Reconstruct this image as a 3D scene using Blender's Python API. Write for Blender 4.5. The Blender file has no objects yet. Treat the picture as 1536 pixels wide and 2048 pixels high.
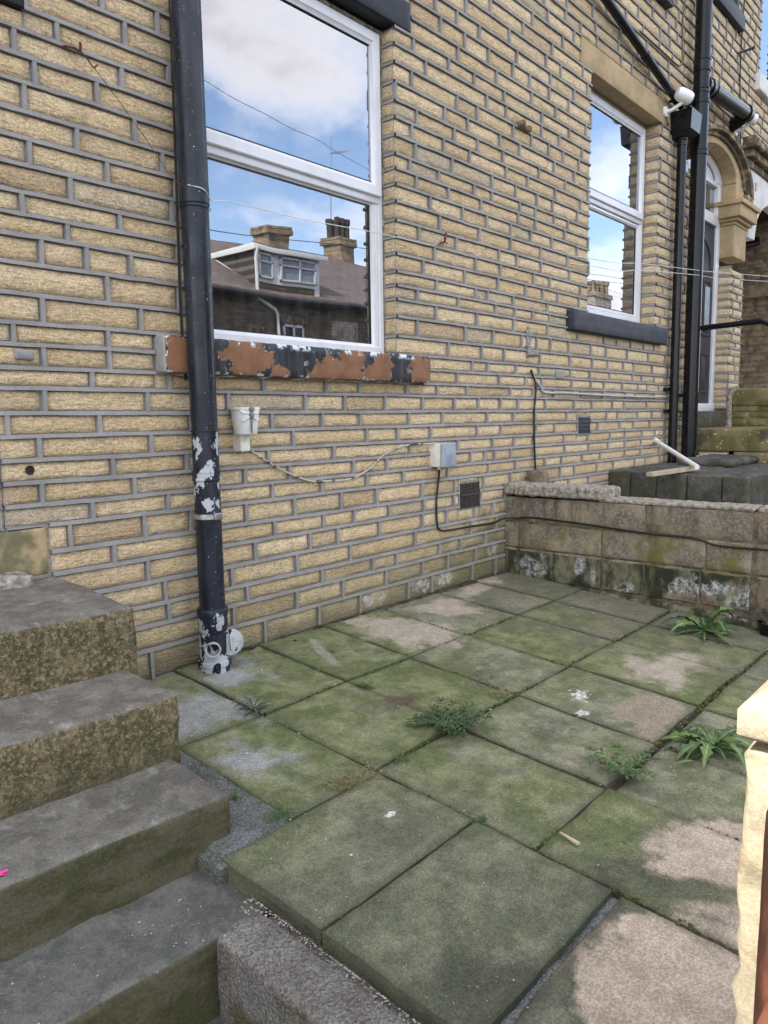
import bpy, bmesh, math, random
import numpy as np
from mathutils import Vector, Matrix, noise as mn
random.seed(7)
S = bpy.context.scene
COL = S.collection
R_ = math.radians

# ------------------------------------------------------------------ camera
F = 1495.0; PX, PY = 768.0, 1024.0
def _d(p):
    v = Vector((p[0]-PX, -(p[1]-PY), -F)); return v.normalized()
_X = _d((2100, 817)); _Z = -_d((950, 13000))
_Z = (_Z - _X*_Z.dot(_X)*0.5).normalized(); _X = (_X - _Z*_X.dot(_Z)).normalized(); _Y = _Z.cross(_X)
ROT = Matrix((_X, _Y, _Z))                      # camera axes -> world axes
CP = Vector((0, -2.4, 0.92))
cam_d = bpy.data.cameras.new('camera'); cam = bpy.data.objects.new('camera', cam_d); COL.objects.link(cam)
cam.matrix_world = Matrix.Translation(CP) @ ROT.to_4x4()
cam_d.sensor_fit = 'VERTICAL'; cam_d.sensor_height = 36; cam_d.lens = 36*F/2048
cam_d.clip_start = 0.02; cam_d.clip_end = 2000
S.camera = cam
S.render.resolution_x, S.render.resolution_y = 768, 1024
# points of the place measured from the photograph
GM = 0.0755                                     # fall of the patio away from the house
def ray(p): return ROT @ _d(p)
def W(px, py, y=0.0):                            # point on a plane parallel to the house wall
    r = ray((px, py)); return CP + r*((y-CP.y)/r.y)
def G(px, py, dz=0.0):                           # point on the sloping patio
    r = ray((px, py)); t = (GM*CP.y+dz-CP.z)/(r.z-GM*r.y); return CP + r*t
def HZ(px, py, z):
    r = ray((px, py)); return CP + r*((z-CP.z)/r.z)
def XP(px, py, x):
    r = ray((px, py)); return CP + r*(x/r.x)

# ------------------------------------------------------------------ light
SUN_EL, SUN_A = 45.0, 18.0
sd = Vector((-math.cos(R_(SUN_EL))*math.cos(R_(SUN_A)), math.cos(R_(SUN_EL))*math.sin(R_(SUN_A)), math.sin(R_(SUN_EL))))
world = bpy.data.worlds.new('World'); S.world = world; world.use_nodes = True
nt = world.node_tree; nt.nodes.clear()
sky = nt.nodes.new('ShaderNodeTexSky'); sky.sky_type = 'NISHITA'; sky.sun_disc = False
sky.sun_elevation = R_(SUN_EL); sky.sun_rotation = math.atan2(sd.x, sd.y)
tc = nt.nodes.new('ShaderNodeTexCoord')
sep = nt.nodes.new('ShaderNodeSeparateXYZ'); nt.links.new(tc.outputs['Generated'], sep.inputs[0])
def wm(op, a, b=None):
    n = nt.nodes.new('ShaderNodeMath'); n.operation = op
    for i, v in enumerate((a, b)):
        if v is None: continue
        if isinstance(v, (int, float)): n.inputs[i].default_value = v
        else: nt.links.new(v, n.inputs[i])
    return n.outputs[0]
zz = wm('ADD', wm('MAXIMUM', sep.outputs[2], 0.0), 0.22)
cmb = nt.nodes.new('ShaderNodeCombineXYZ')
nt.links.new(wm('DIVIDE', sep.outputs[0], zz), cmb.inputs[0]); nt.links.new(wm('DIVIDE', sep.outputs[1], zz), cmb.inputs[1])
cmb.inputs[2].default_value = 3.1
nz = nt.nodes.new('ShaderNodeTexNoise'); nz.inputs['Scale'].default_value = 1.15; nz.inputs['Detail'].default_value = 9; nz.inputs['Roughness'].default_value = 0.56
nt.links.new(cmb.outputs[0], nz.inputs['Vector'])
mr = nt.nodes.new('ShaderNodeMapRange'); mr.inputs[1].default_value = 0.43; mr.inputs[2].default_value = 0.60; mr.interpolation_type = 'SMOOTHSTEP'
nt.links.new(nz.outputs['Fac'], mr.inputs[0])
mx = nt.nodes.new('ShaderNodeMix'); mx.data_type = 'RGBA'
nt.links.new(wm('MULTIPLY', mr.outputs[0], 0.9), mx.inputs[0]); nt.links.new(sky.outputs[0], mx.inputs[6])
mr2 = nt.nodes.new('ShaderNodeMapRange'); mr2.inputs[1].default_value = 0.47; mr2.inputs[2].default_value = 0.62; nt.links.new(nz.outputs['Fac'], mr2.inputs[0])
mc = nt.nodes.new('ShaderNodeMix'); mc.data_type = 'RGBA'; nt.links.new(mr2.outputs[0], mc.inputs[0]); mc.inputs[6].default_value = (8.6, 8.1, 7.6, 1); mc.inputs[7].default_value = (4.2, 4.0, 4.1, 1)
nt.links.new(mc.outputs[2], mx.inputs[7])
bg = nt.nodes.new('ShaderNodeBackground'); bg.inputs['Strength'].default_value = 0.14
out = nt.nodes.new('ShaderNodeOutputWorld')
nt.links.new(mx.outputs[2], bg.inputs[0]); nt.links.new(bg.outputs[0], out.inputs[0])
sl = bpy.data.lights.new('sun', 'SUN'); sl.energy = 2.3; sl.angle = R_(0.5); sl.color = (1, 0.95, 0.87)
so = bpy.data.objects.new('sun', sl); COL.objects.link(so); so.location = (0, 0, 20)
so.rotation_euler = (-sd).to_track_quat('-Z', 'Y').to_euler()
S.view_settings.view_transform = 'Standard'; S.view_settings.look = 'None'
S.view_settings.exposure = 1.9; S.view_settings.gamma = 1.0

# ------------------------------------------------------------------ materials
class NT:
    def __init__(s, name, rough=0.8, spec=0.3):
        s.m = bpy.data.materials.new(name); s.m.use_nodes = True; s.t = s.m.node_tree
        s.b = s.t.nodes['Principled BSDF']; s.b.inputs['Roughness'].default_value = rough
        s.b.inputs['Specular IOR Level'].default_value = spec
        g = s.t.nodes.new('ShaderNodeNewGeometry'); s.pos = g.outputs['Position']; s.nrm = g.outputs['Normal']
    def put(s, sock, v):
        if isinstance(v, bpy.types.NodeSocket): s.t.links.new(v, sock)
        elif isinstance(v, (int, float)): sock.default_value = v
        else: sock.default_value = (*v, 1) if len(v) == 3 and sock.type == 'RGBA' else v
    def math(s, op, a, b=0.0, c=None, clamp=False):
        n = s.t.nodes.new('ShaderNodeMath'); n.operation = op; n.use_clamp = clamp
        s.put(n.inputs[0], a); s.put(n.inputs[1], b)
        if c is not None: s.put(n.inputs[2], c)
        return n.outputs[0]
    def noise(s, scale, detail=4, rough=0.55, vec=None, stretch=None, off=(0, 0, 0), dist=0.0):
        v = vec or s.pos
        if stretch or any(off):
            mp = s.t.nodes.new('ShaderNodeMapping'); s.t.links.new(v, mp.inputs[0])
            if stretch: mp.inputs['Scale'].default_value = stretch
            mp.inputs['Location'].default_value = off; v = mp.outputs[0]
        n = s.t.nodes.new('ShaderNodeTexNoise'); s.t.links.new(v, n.inputs['Vector'])
        n.inputs['Scale'].default_value = scale; n.inputs['Detail'].default_value = detail; n.inputs['Roughness'].default_value = rough
        n.inputs['Distortion'].default_value = dist
        return n.outputs['Fac']
    def vor(s, scale, vec=None, feature='F1', out='Distance', rnd=1.0):
        n = s.t.nodes.new('ShaderNodeTexVoronoi'); n.feature = feature; s.t.links.new(vec or s.pos, n.inputs['Vector']); n.inputs['Scale'].default_value = scale
        n.inputs['Randomness'].default_value = rnd
        return n.outputs[out]
    def rng(s, v, a, b, c=0.0, d=1.0, smooth=True):
        n = s.t.nodes.new('ShaderNodeMapRange'); n.interpolation_type = 'SMOOTHSTEP' if smooth else 'LINEAR'
        s.put(n.inputs[0], v)
        for i, k in enumerate((a, b, c, d)): n.inputs[i+1].default_value = k
        return n.outputs[0]
    def mix(s, f, a, b, mode='MIX'):
        n = s.t.nodes.new('ShaderNodeMix'); n.data_type = 'RGBA'; n.blend_type = mode
        s.put(n.inputs[0], f); s.put(n.inputs[6], a); s.put(n.inputs[7], b); return n.outputs[2]
    def sepx(s, v):
        n = s.t.nodes.new('ShaderNodeSeparateXYZ'); s.t.links.new(v, n.inputs[0]); return n.outputs
    def attr(s, name):
        n = s.t.nodes.new('ShaderNodeAttribute'); n.attribute_name = name
        q = s.t.nodes.new('ShaderNodeSeparateColor'); s.t.links.new(n.outputs['Color'], q.inputs[0]); return [q.outputs[0], q.outputs[1], q.outputs[2], n.outputs['Alpha']]
    def ell(s, cx, cy, rx, ry, rot=0.0, soft=0.3, nfac=0.35, nscale=9, axes='xy', nz_=None):
        mp = s.t.nodes.new('ShaderNodeMapping'); mp.vector_type = 'TEXTURE'; s.t.links.new(s.pos, mp.inputs[0])
        big = 1e6
        if axes == 'xy':
            mp.inputs['Location'].default_value = (cx, cy, 0); mp.inputs['Rotation'].default_value = (0, 0, rot); mp.inputs['Scale'].default_value = (rx, ry, big)
        elif axes == 'xz':
            mp.inputs['Location'].default_value = (cx, 0, cy); mp.inputs['Rotation'].default_value = (0, rot, 0); mp.inputs['Scale'].default_value = (rx, big, ry)
        else:
            mp.inputs['Location'].default_value = (0, cx, cy); mp.inputs['Rotation'].default_value = (rot, 0, 0); mp.inputs['Scale'].default_value = (big, rx, ry)
        n = s.t.nodes.new('ShaderNodeVectorMath'); n.operation = 'LENGTH'; s.t.links.new(mp.outputs[0], n.inputs[0])
        d = n.outputs['Value']
        k = nz_ if nz_ is not None else s.noise(nscale, 6, 0.68)
        d = s.math('ADD', d, s.math('MULTIPLY', s.math('SUBTRACT', k, 0.5), 5.5*nfac))
        return s.rng(d, 1.0, 1.0-soft)
    def mx(s, *ms):
        r = ms[0]
        for m in ms[1:]: r = s.math('MAXIMUM', r, m)
        return r
    def bump(s, h, strength=0.5, dist=0.01, prev=None):
        n = s.t.nodes.new('ShaderNodeBump'); n.inputs['Strength'].default_value = strength; n.inputs['Distance'].default_value = dist
        s.put(n.inputs['Height'], h)
        if prev: s.t.links.new(prev, n.inputs['Normal'])
        s.t.links.new(n.outputs[0], s.b.inputs['Normal']); return n.outputs[0]
    def col(s, c): s.put(s.b.inputs['Base Color'], c)
    def rough(s, r): s.put(s.b.inputs['Roughness'], r)

def m_sandstone(name='sandstone', warm=1.0, sooty=False):
    t = NT(name, 0.9, 0.15); a = t.attr('tint'); P = t.sepx(t.pos)
    c = t.mix(a[0], (0.64, 0.49, 0.295), (0.775, 0.625, 0.41))
    c = t.mix(t.rng(a[1], 0.8, 1.0, 0, 0.55), c, (0.42, 0.31, 0.2))
    c = t.mix(t.rng(a[1], 0.0, 0.14, 0.7, 0), c, (0.44, 0.40, 0.31))
    gr = t.noise(9, 6, 0.65, stretch=(1.6, 1.6, 11)); c = t.mix(t.rng(gr, 0.42, 0.72, 0, 0.4), c, (0.37, 0.27, 0.155))
    blot = t.noise(13, 5, 0.65); c = t.mix(t.rng(blot, 0.5, 0.68, 0, 0.5), c, (0.42, 0.32, 0.225))
    fine = t.math('ADD', t.math('MULTIPLY', t.noise(170, 4, 0.7), 0.6), t.math('MULTIPLY', t.noise(60, 4, 0.7, stretch=(1, 1, 2.2)), 0.4)); c = t.mix(t.rng(fine, 0.42, 0.57, 0.0, 1.0), t.mix(1.0, c, (0.72, 0.68, 0.62), 'MULTIPLY'), t.mix(1.0, c, (1.13, 1.13, 1.14), 'MULTIPLY'))
    # black specks of old soot caught under the top arris of the stones
    sp = t.noise(85, 3, 0.6); sm = t.math('MULTIPLY', a[3], t.rng(t.noise(20, 5, 0.7, off=(3, 3, 3)), 0.42, 0.6)); c = t.mix(t.math('MULTIPLY', sm, 0.7), c, (0.3, 0.28, 0.25))
    e = t.math('MULTIPLY', a[2], t.rng(sp, 0.5, 0.58)); e = t.math('MULTIPLY', e, t.rng(t.noise(5, 2, 0.5), 0.38, 0.6))
    c = t.mix(t.math('MULTIPLY', e, 0.8), c, (0.06, 0.055, 0.05))
    gn = t.noise(7, 5, 0.6)
    wet = t.math('MULTIPLY', t.rng(t.math('ADD', P[2], t.math('MULTIPLY', gn, 0.35)), 0.62, 0.18), t.rng(P[0], 0.9, 3.6, 0.6, 1.0))
    c = t.mix(t.math('MULTIPLY', wet, 0.72), c, (0.17, 0.165, 0.075))
    cor = t.ell(3.75, 0.05, 0.75, 0.62, axes='xz', soft=0.9, nfac=0.5, nscale=6)
    c = t.mix(t.math('MULTIPLY', cor, t.rng(gn, 0.35, 0.6, 0.35, 0.85)), c, (0.135, 0.14, 0.07))
    base = t.rng(t.math('ADD', P[2], t.math('MULTIPLY', gn, 0.2)), 0.2, 0.1)
    c = t.mix(t.math('MULTIPLY', base, 0.6), c, (0.11, 0.1, 0.075))
    wh = t.mx(t.ell(2.62, 0.06, 0.1, 0.05, axes='xz'), t.ell(3.0, 0.07, 0.12, 0.06, axes='xz'), t.ell(3.2, 0.06, 0.07, 0.05, axes='xz'), t.ell(3.66, 0.15, 0.08, 0.06, axes='xz', soft=.6))
    c = t.mix(t.math('MULTIPLY', wh, t.rng(t.noise(26, 6, 0.75), 0.42, 0.62, 0, 0.8)), c, (0.56, 0.54, 0.55))
    if sooty: c = t.mix(0.84, c, t.mix(t.rng(blot, 0.4, 0.62), (0.06, 0.05, 0.042), (0.2, 0.15, 0.105)))
    t.col(c)
    h = t.math('ADD', t.math('MULTIPLY', t.noise(60, 6, 0.7), 1.0), t.math('MULTIPLY', t.noise(30, 5, 0.65, stretch=(1, 1, 3.5)), 1.6))
    t.bump(h, 0.9, 0.008); return t.m
def m_mortar():
    t = NT('mortar', 0.9, 0.15); P = t.sepx(t.pos)
    c = t.mix(t.rng(t.noise(6, 5, 0.6), 0.35, 0.65), (0.235, 0.225, 0.217), (0.31, 0.297, 0.288))
    lt = t.math('MULTIPLY', t.rng(t.noise(3.2, 4, 0.6, off=(4, 1, 2)), 0.46, 0.6), t.rng(P[0], 2.5, 4.0, 0.35, 0.8))
    c = t.mix(lt, c, (0.34, 0.33, 0.315))
    c = t.mix(t.rng(t.noise(150, 3, 0.6), 0.35, 0.7, 0, 0.3), c, (0.12, 0.115, 0.11))
    c = t.mix(t.math('MULTIPLY', t.rng(t.math('ADD', P[2], t.math('MULTIPLY', t.noise(7, 4), 0.3)), 0.45, 0.12), 0.45), c, (0.16, 0.16, 0.09))
    t.col(c); t.bump(t.noise(180, 4, 0.6), 0.35, 0.003); return t.m
def m_ashlar(name='ashlar', dark=0.0, tint=(0.45, 0.34, 0.195), damp=True):
    t = NT(name, 0.88, 0.2); P = t.sepx(t.pos)
    c = t.mix(t.rng(t.noise(5, 6, 0.6), 0.35, 0.65), tint, tuple(k*0.78 for k in tint))
    c = t.mix(t.rng(t.noise(14, 5, 0.6, stretch=(1, 1, 3)), 0.52, 0.7, 0, 0.45), c, (0.26, 0.18, 0.1))
    if dark: c = t.mix(t.rng(t.noise(9, 5, 0.65), 0.56-dark*0.3, 0.66-dark*0.16, 0, dark), c, (0.045, 0.042, 0.04))
    g = t.rng(P[2], 1.15, 0.6)
    if not damp:
        fi = t.noise(150, 5, .78); c = t.mix(t.rng(fi, .42, .58), t.mix(1.0, c, (.84, .82, .78), 'MULTIPLY'), c); c = t.mix(t.rng(t.math('ADD', P[2], t.math('MULTIPLY', t.noise(16, 5, .7), .25)), .32, .18, 0, .8), c, (.22, .17, .1))
    if damp: c = t.mix(t.math('MULTIPLY', g, t.rng(t.noise(12, 5), 0.35, 0.6)), c, (0.15, 0.14, 0.08))
    t.col(c); t.bump(t.noise(120, 5, 0.65), 0.5, 0.004); return t.m
def m_plain(name, c, rough=0.5, spec=0.5, metallic=0.0, var=0.12, scale=8, bump=0.0):
    t = NT(name, rough, spec); t.b.inputs['Metallic'].default_value = metallic
    n = t.noise(scale, 5, 0.6)
    t.col(t.mix(t.rng(n, 0.3, 0.7), tuple(k*(1-var) for k in c), tuple(min(1, k*(1+var)) for k in c)))
    if bump: t.bump(t.noise(130, 4), bump, 0.003)
    return t.m
def m_upvc():
    t = NT('white_upvc', 0.28, 0.5)
    n = t.noise(7, 5, 0.7, stretch=(1, 1, 0.4)); c = t.mix(t.rng(n, 0.45, 0.75), (0.66, 0.66, 0.69), (0.57, 0.57, 0.58))
    c = t.mix(t.rng(t.vor(70), 0.06, 0.03, 0, 0.6), c, (0.35, 0.33, 0.3)); t.col(c); return t.m
def m_glass(refl=0.19):
    m = bpy.data.materials.new('glass'); m.use_nodes = True; t = m.node_tree; t.nodes.clear()
    o = t.nodes.new('ShaderNodeOutputMaterial'); mxs = t.nodes.new('ShaderNodeMixShader')
    g = t.nodes.new('ShaderNodeBsdfGlossy'); g.inputs['Roughness'].default_value = 0.0; g.inputs['Color'].default_value = (0.93, 0.95, 1, 1)
    tr = t.nodes.new('ShaderNodeBsdfTransparent'); tr.inputs['Color'].default_value = (0.8, 0.83, 0.84, 1)
    lw = t.nodes.new('ShaderNodeFresnel'); lw.inputs['IOR'].default_value = 2.1
    mul = t.nodes.new('ShaderNodeMath'); mul.operation = 'MULTIPLY_ADD'; mul.inputs[1].default_value = 1.0; mul.inputs[2].default_value = refl; mul.use_clamp = True
    t.links.new(lw.outputs[0], mul.inputs[0]); t.links.new(mul.outputs[0], mxs.inputs[0])
    t.links.new(tr.outputs[0], mxs.inputs[1]); t.links.new(g.outputs[0], mxs.inputs[2])
    bn = t.nodes.new('ShaderNodeTexNoise'); bn.inputs['Scale'].default_value = 2.2; bn.inputs['Detail'].default_value = 1; bp_ = t.nodes.new('ShaderNodeBump'); bp_.inputs['Strength'].default_value = 0.35; bp_.inputs['Distance'].default_value = 0.004
    gp_ = t.nodes.new('ShaderNodeNewGeometry'); t.links.new(gp_.outputs['Position'], bn.inputs['Vector']); t.links.new(bn.outputs[0], bp_.inputs['Height']); t.links.new(bp_.outputs[0], g.inputs['Normal'])
    # thin film of dust and run marks on the pane
    df = t.nodes.new('ShaderNodeBsdfDiffuse'); df.inputs['Color'].default_value = (0.5, 0.5, 0.5, 1)
    nn = t.nodes.new('ShaderNodeTexNoise'); nn.inputs['Scale'].default_value = 9; nn.inputs['Detail'].default_value = 8
    mp = t.nodes.new('ShaderNodeMapping'); mp.inputs['Scale'].default_value = (3, 1, 0.5); ge = t.nodes.new('ShaderNodeNewGeometry')
    t.links.new(ge.outputs['Position'], mp.inputs[0]); t.links.new(mp.outputs[0], nn.inputs['Vector'])
    r = t.nodes.new('ShaderNodeMapRange'); r.inputs[1].default_value = 0.4; r.inputs[2].default_value = 0.8; r.inputs[3].default_value = 0.01; r.inputs[4].default_value = 0.05
    t.links.new(nn.outputs[0], r.inputs[0])
    m2 = t.nodes.new('ShaderNodeMixShader'); t.links.new(r.outputs[0], m2.inputs[0]); t.links.new(mxs.outputs[0], m2.inputs[1]); t.links.new(df.outputs[0], m2.inputs[2])
    t.links.new(m2.outputs[0], o.inputs[0]); return m
def m_sill_peeled():
    t = NT('peeling_paint', 0.55, 0.4)
    k = t.noise(16, 6, 0.6)
    o = t.mx(*[t.ell(cx, cz, rx, rz, axes='xz', soft=0.04, nz_=k, nfac=0.42) for cx, cz, rx, rz in
        ((1.585, 1.145, 0.1, 0.1), (1.86, 1.165, 0.12, 0.085), (2.02, 1.11, 0.05, 0.03), (2.36, 1.12, 0.17, 0.075), (2.45, 1.18, 0.08, 0.07), (2.6, 1.12, 0.1, 0.05), (2.66, 1.16, 0.075, 0.08), (2.93, 1.15, 0.09, 0.085))])
    blk = t.mix(t.rng(t.noise(30, 4, 0.6, stretch=(1, 1, 0.12)), 0.4, 0.65), (0.011, 0.012, 0.017), (0.04, 0.042, 0.05))
    org = t.mix(t.rng(t.noise(14, 5), 0.35, 0.7), (0.23, 0.11, 0.055), (0.17, 0.078, 0.04))
    c = t.mix(o, blk, org)
    P = t.sepx(t.pos)
    edge = t.math('MAXIMUM', t.rng(P[2], 1.108, 1.092), t.rng(P[2], 1.197, 1.215))
    w = t.math('MULTIPLY', edge, t.rng(t.noise(24, 5, 0.7), 0.55, 0.57))
    w2 = t.math('MULTIPLY', t.rng(t.math('ABSOLUTE', t.math('SUBTRACT', o, 0.5)), 0.49, 0.4), t.rng(t.noise(18, 3), 0.53, 0.58))
    w3 = t.rng(P[0], 1.507, 1.503); w = t.mx(w, w2, t.math('MULTIPLY', w3, t.rng(t.noise(40, 4), 0.5, 0.55)))
    c = t.mix(w, c, (0.6, 0.66, 0.68)); c = t.mix(t.rng(P[0], 1.4975, 1.4955), c, (0.3, 0.29, 0.285)); t.col(c)
    t.rough(t.mix(o, (0.42,)*3, (0.7,)*3)); t.bump(t.math('ADD', t.math('MULTIPLY', o, -1.0), t.math('MULTIPLY', t.noise(60, 4), 0.3)), 0.8, 0.002); return t.m
def m_pipe_peeled():
    t = NT('peeling_black_paint', 0.3, 0.3); P = t.sepx(t.pos)
    st = t.noise(22, 4, 0.6, stretch=(1, 1, 0.1))
    c = t.mix(t.rng(st, 0.35, 0.7), (0.006, 0.008, 0.013), (0.026, 0.03, 0.044))
    amt = t.math('ADD', t.rng(P[2], 1.02, 0.85), t.rng(P[2], 0.2, 0.1))
    amt = t.math('MINIMUM', amt, 1.0)
    n = t.noise(24, 5, 0.6, stretch=(1, 1, 0.6), off=(0, 0, 1.3))
    thr = t.math('SUBTRACT', 0.86, t.math('MULTIPLY', amt, 0.315))
    thr = t.math('SUBTRACT', thr, t.rng(P[2], 0.13, 0.09, 0, 0.07))
    thr = t.math('ADD', thr, t.math('MULTIPLY', t.rng(P[2], 0.62, 0.52), t.rng(P[2], 0.2, 0.24, 0, 0.2)))
    k = t.rng(t.math('SUBTRACT', n, thr), 0.0, 0.012)
    c = t.mix(k, c, (0.4, 0.42, 0.44))
    k2 = t.rng(t.noise(120, 2, 0.6), 0.70, 0.74); c = t.mix(t.math('MULTIPLY', k2, 0.9), c, (0.4, 0.41, 0.43))
    t.col(c); t.rough(t.mix(k, t.mix(t.rng(t.noise(9, 4), .4, .6), (0.26,)*3, (0.45,)*3), (0.7,)*3)); t.bump(t.math('ADD', t.math('MULTIPLY', k, -1), t.math('MULTIPLY', t.noise(50, 5), 0.25)), 0.6, 0.0015); return t.m
def m_patio():
    t = NT('mossy_flagstone', 0.85, 0.2); a = t.attr('tint'); P = t.sepx(t.pos)
    n1 = t.noise(3.4, 6, 0.62); n2 = t.noise(9, 6, 0.65, off=(3, 1, 0)); n3 = t.noise(2.1, 5, 0.6, off=(7, 2, 0)); k = t.noise(7, 6, 0.62)
    stone = t.mix(t.rng(n2, 0.4, 0.6), (0.165, 0.16, 0.13), (0.275, 0.26, 0.215))
    green = t.mix(t.rng(n2, 0.4, 0.62), (0.11, 0.132, 0.056), (0.2, 0.212, 0.108))
    gf = t.math('ADD', t.math('MULTIPLY', n1, 0.75), t.math('MULTIPLY', a[0], 0.25))
    c = t.mix(t.rng(gf, 0.36, 0.56, 0.45, 1.0), stone, green)
    # the nearer flags are greyer
    near = t.math('MULTIPLY', t.rng(P[1], -0.75, -1.35), t.rng(P[0], 1.75, 1.35)); c = t.mix(t.math('MULTIPLY', near, 0.72), c, t.mix(t.rng(n2, 0.4, 0.65), (0.105, 0.112, 0.085), (0.165, 0.168, 0.132)))
    far = t.rng(P[0], 2.7, 3.3); c = t.mix(t.math('MULTIPLY', far, t.rng(n3, 0.35, 0.6, 0.2, 0.75)), c, (0.15, 0.14, 0.115))
    # dark algae
    dk = t.mx(t.math('MULTIPLY', t.rng(t.noise(5, 6, 0.7, off=(1, 8, 0)), 0.55, 0.68), 0.75), t.ell(2.3, -0.84, 0.13, 0.05, 0.2, nz_=k), t.ell(2.48, -0.76, 0.1, 0.03, nz_=k), t.ell(2.1, -1.25, 0.14, 0.04, nz_=k))
    dk = t.math('MULTIPLY', dk, t.rng(t.noise(38, 5, 0.7), 0.4, 0.58, 0.25, 1.0)); c = t.mix(t.math('MULTIPLY', dk, 0.6), c, (0.07, 0.07, 0.06))
    db = t.mx(t.ell(1.63, -1.8, 0.2, 0.085, -0.9, soft=0.7, nz_=k), t.ell(1.05, -1.72, 0.2, 0.16, 0.2, soft=0.8, nz_=k), t.ell(1.5, -1.72, 0.09, 0.08, 0, soft=0.7, nz_=k))
    c = t.mix(t.math('MULTIPLY', db, 0.8), c, (0.06, 0.066, 0.05))
    # clean, bare stone patches
    ring = t.mx(t.ell(1.33, -1.975, 0.33, 0.26, -0.35, soft=0.3, nfac=0.2, nz_=k), t.ell(1.78, -1.94, 0.31, 0.27, -0.4, soft=0.3, nfac=0.2, nz_=k)); c = t.mix(t.math('MULTIPLY', ring, 0.6), c, (0.075, 0.085, 0.058))
    tan = t.mix(t.rng(t.noise(6, 6, 0.6, off=(2, 2, 0)), 0.4, 0.68), (0.44, 0.365, 0.292), (0.32, 0.27, 0.22))
    tm = t.mx(t.ell(1.33, -1.975, 0.27, 0.2, -0.35, soft=0.18, nfac=0.2, nz_=k), t.ell(1.78, -1.94, 0.26, 0.22, -0.4, soft=0.2, nfac=0.2, nz_=k), t.ell(1.45, -2.3, 0.6, 0.22, 0, soft=0.2, nz_=k))
    tm = t.math('MULTIPLY', tm, t.math('SUBTRACT', 1.0, t.math('MULTIPLY', t.ell(1.6, -1.845, 0.2, 0.06, -0.95, soft=0.5, nfac=0.25, nz_=k), 0.95)))
    c = t.mix(tm, c, tan)
    t2 = t.mx(t.ell(2.47, -1.43, 0.2, 0.13, 0.3, soft=0.25, nz_=k), t.ell(1.29, -1.76, 0.24, 0.018, 0.0, soft=0.8, nfac=.15, nz_=k))
    c = t.mix(t.math('MULTIPLY', t2, 0.8), c, (0.29, 0.235, 0.185))
    t3 = t.mx(t.ell(2.5, -0.3, 0.2, 0.3, 0.35, soft=0.5, nfac=0.5, nz_=k), t.ell(2.95, -0.2, 0.22, 0.2, 0.3, soft=0.6, nfac=0.5, nz_=k), t.ell(3.35, -0.1, 0.35, 0.09, 0.1, soft=0.7, nfac=0.5, nz_=k), t.ell(2.9, -1.3, 0.3, 0.17, 0.1, soft=0.7, nfac=0.5, nz_=k))
    c = t.mix(t.math('MULTIPLY', t3, 0.85), c, (0.4, 0.345, 0.285))
    t4 = t.ell(2.03, -0.26, 0.028, 0.2, -0.42, soft=0.4, nfac=0.25, nscale=24); c = t.mix(t.math('MULTIPLY', t4, 0.7), c, (0.3, 0.28, 0.24))
    # lime and paint dust round the soil pipe
    lm = t.mx(t.ell(1.62, -0.2, 0.26, 0.16, 0.1, soft=0.9, nfac=0.5, nz_=k), t.ell(1.36, -0.36, 0.27, 0.26, 0.4, soft=0.8, nfac=0.5, nz_=k), t.ell(1.3, -0.75, 0.14, 0.2, 0, soft=1, nfac=.6, nz_=k))
    c = t.mix(t.math('MULTIPLY', lm, 0.75), c, (0.33, 0.335, 0.35))
    # cream lichen crusts
    li = t.math('MULTIPLY', t.rng(t.noise(26, 6, 0.75), 0.6, 0.66), t.rng(t.noise(3, 3, 0.5, off=(9, 3, 0)), 0.5, 0.62)); li = t.math('MULTIPLY', li, t.rng(P[0], 2.0, 2.7))
    c = t.mix(t.math('MULTIPLY', li, 0.7), c, (0.42, 0.4, 0.3))
    sp = t.mx(t.ell(2.42, -1.19, 0.05, 0.035, 0.3, nfac=0.7, soft=0.15, nscale=30), t.ell(2.3, -1.26, 0.03, 0.02, 0.3, nfac=0.7, soft=0.15, nscale=30), t.ell(1.36, -1.2, 0.02, 0.012, 0, nfac=.5, nscale=40))
    sp = t.math('MULTIPLY', sp, t.rng(t.noise(90, 5, .8), .4, .55, .2, 1)); c = t.mix(t.math('MULTIPLY', sp, 0.85), c, (0.7, 0.7, 0.69))
    # grit
    c = t.mix(t.math('MULTIPLY', t.rng(t.vor(95), 0.14, 0.1), t.rng(t.noise(20, 2), 0.45, 0.6)), c, (0.36, 0.35, 0.3))
    md = t.noise(24, 7, 0.78, off=(5, 5, 0)); c = t.mix(t.rng(md, 0.4, 0.6), t.mix(1.0, c, (0.87, 0.87, 0.86), 'MULTIPLY'), t.mix(1.0, c, (1.1, 1.1, 1.09), 'MULTIPLY'))
    fine = t.noise(190, 4, 0.75); c = t.mix(t.rng(fine, 0.42, 0.58), t.mix(1.0, c, (0.74, 0.74, 0.74), 'MULTIPLY'), t.mix(1.0, c, (1.2, 1.2, 1.2), 'MULTIPLY'))
    # dirt gathers along the arris of each flag
    c = t.mix(t.math('MULTIPLY', a[2], t.rng(n2, 0.35, 0.6, 0.3, 0.85)), c, (0.05, 0.052, 0.036))
    t.col(c); t.bump(t.math('ADD', t.noise(75, 6, 0.72), t.math('MULTIPLY', t.noise(14, 4), 1.5)), 0.8, 0.006); return t.m
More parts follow.
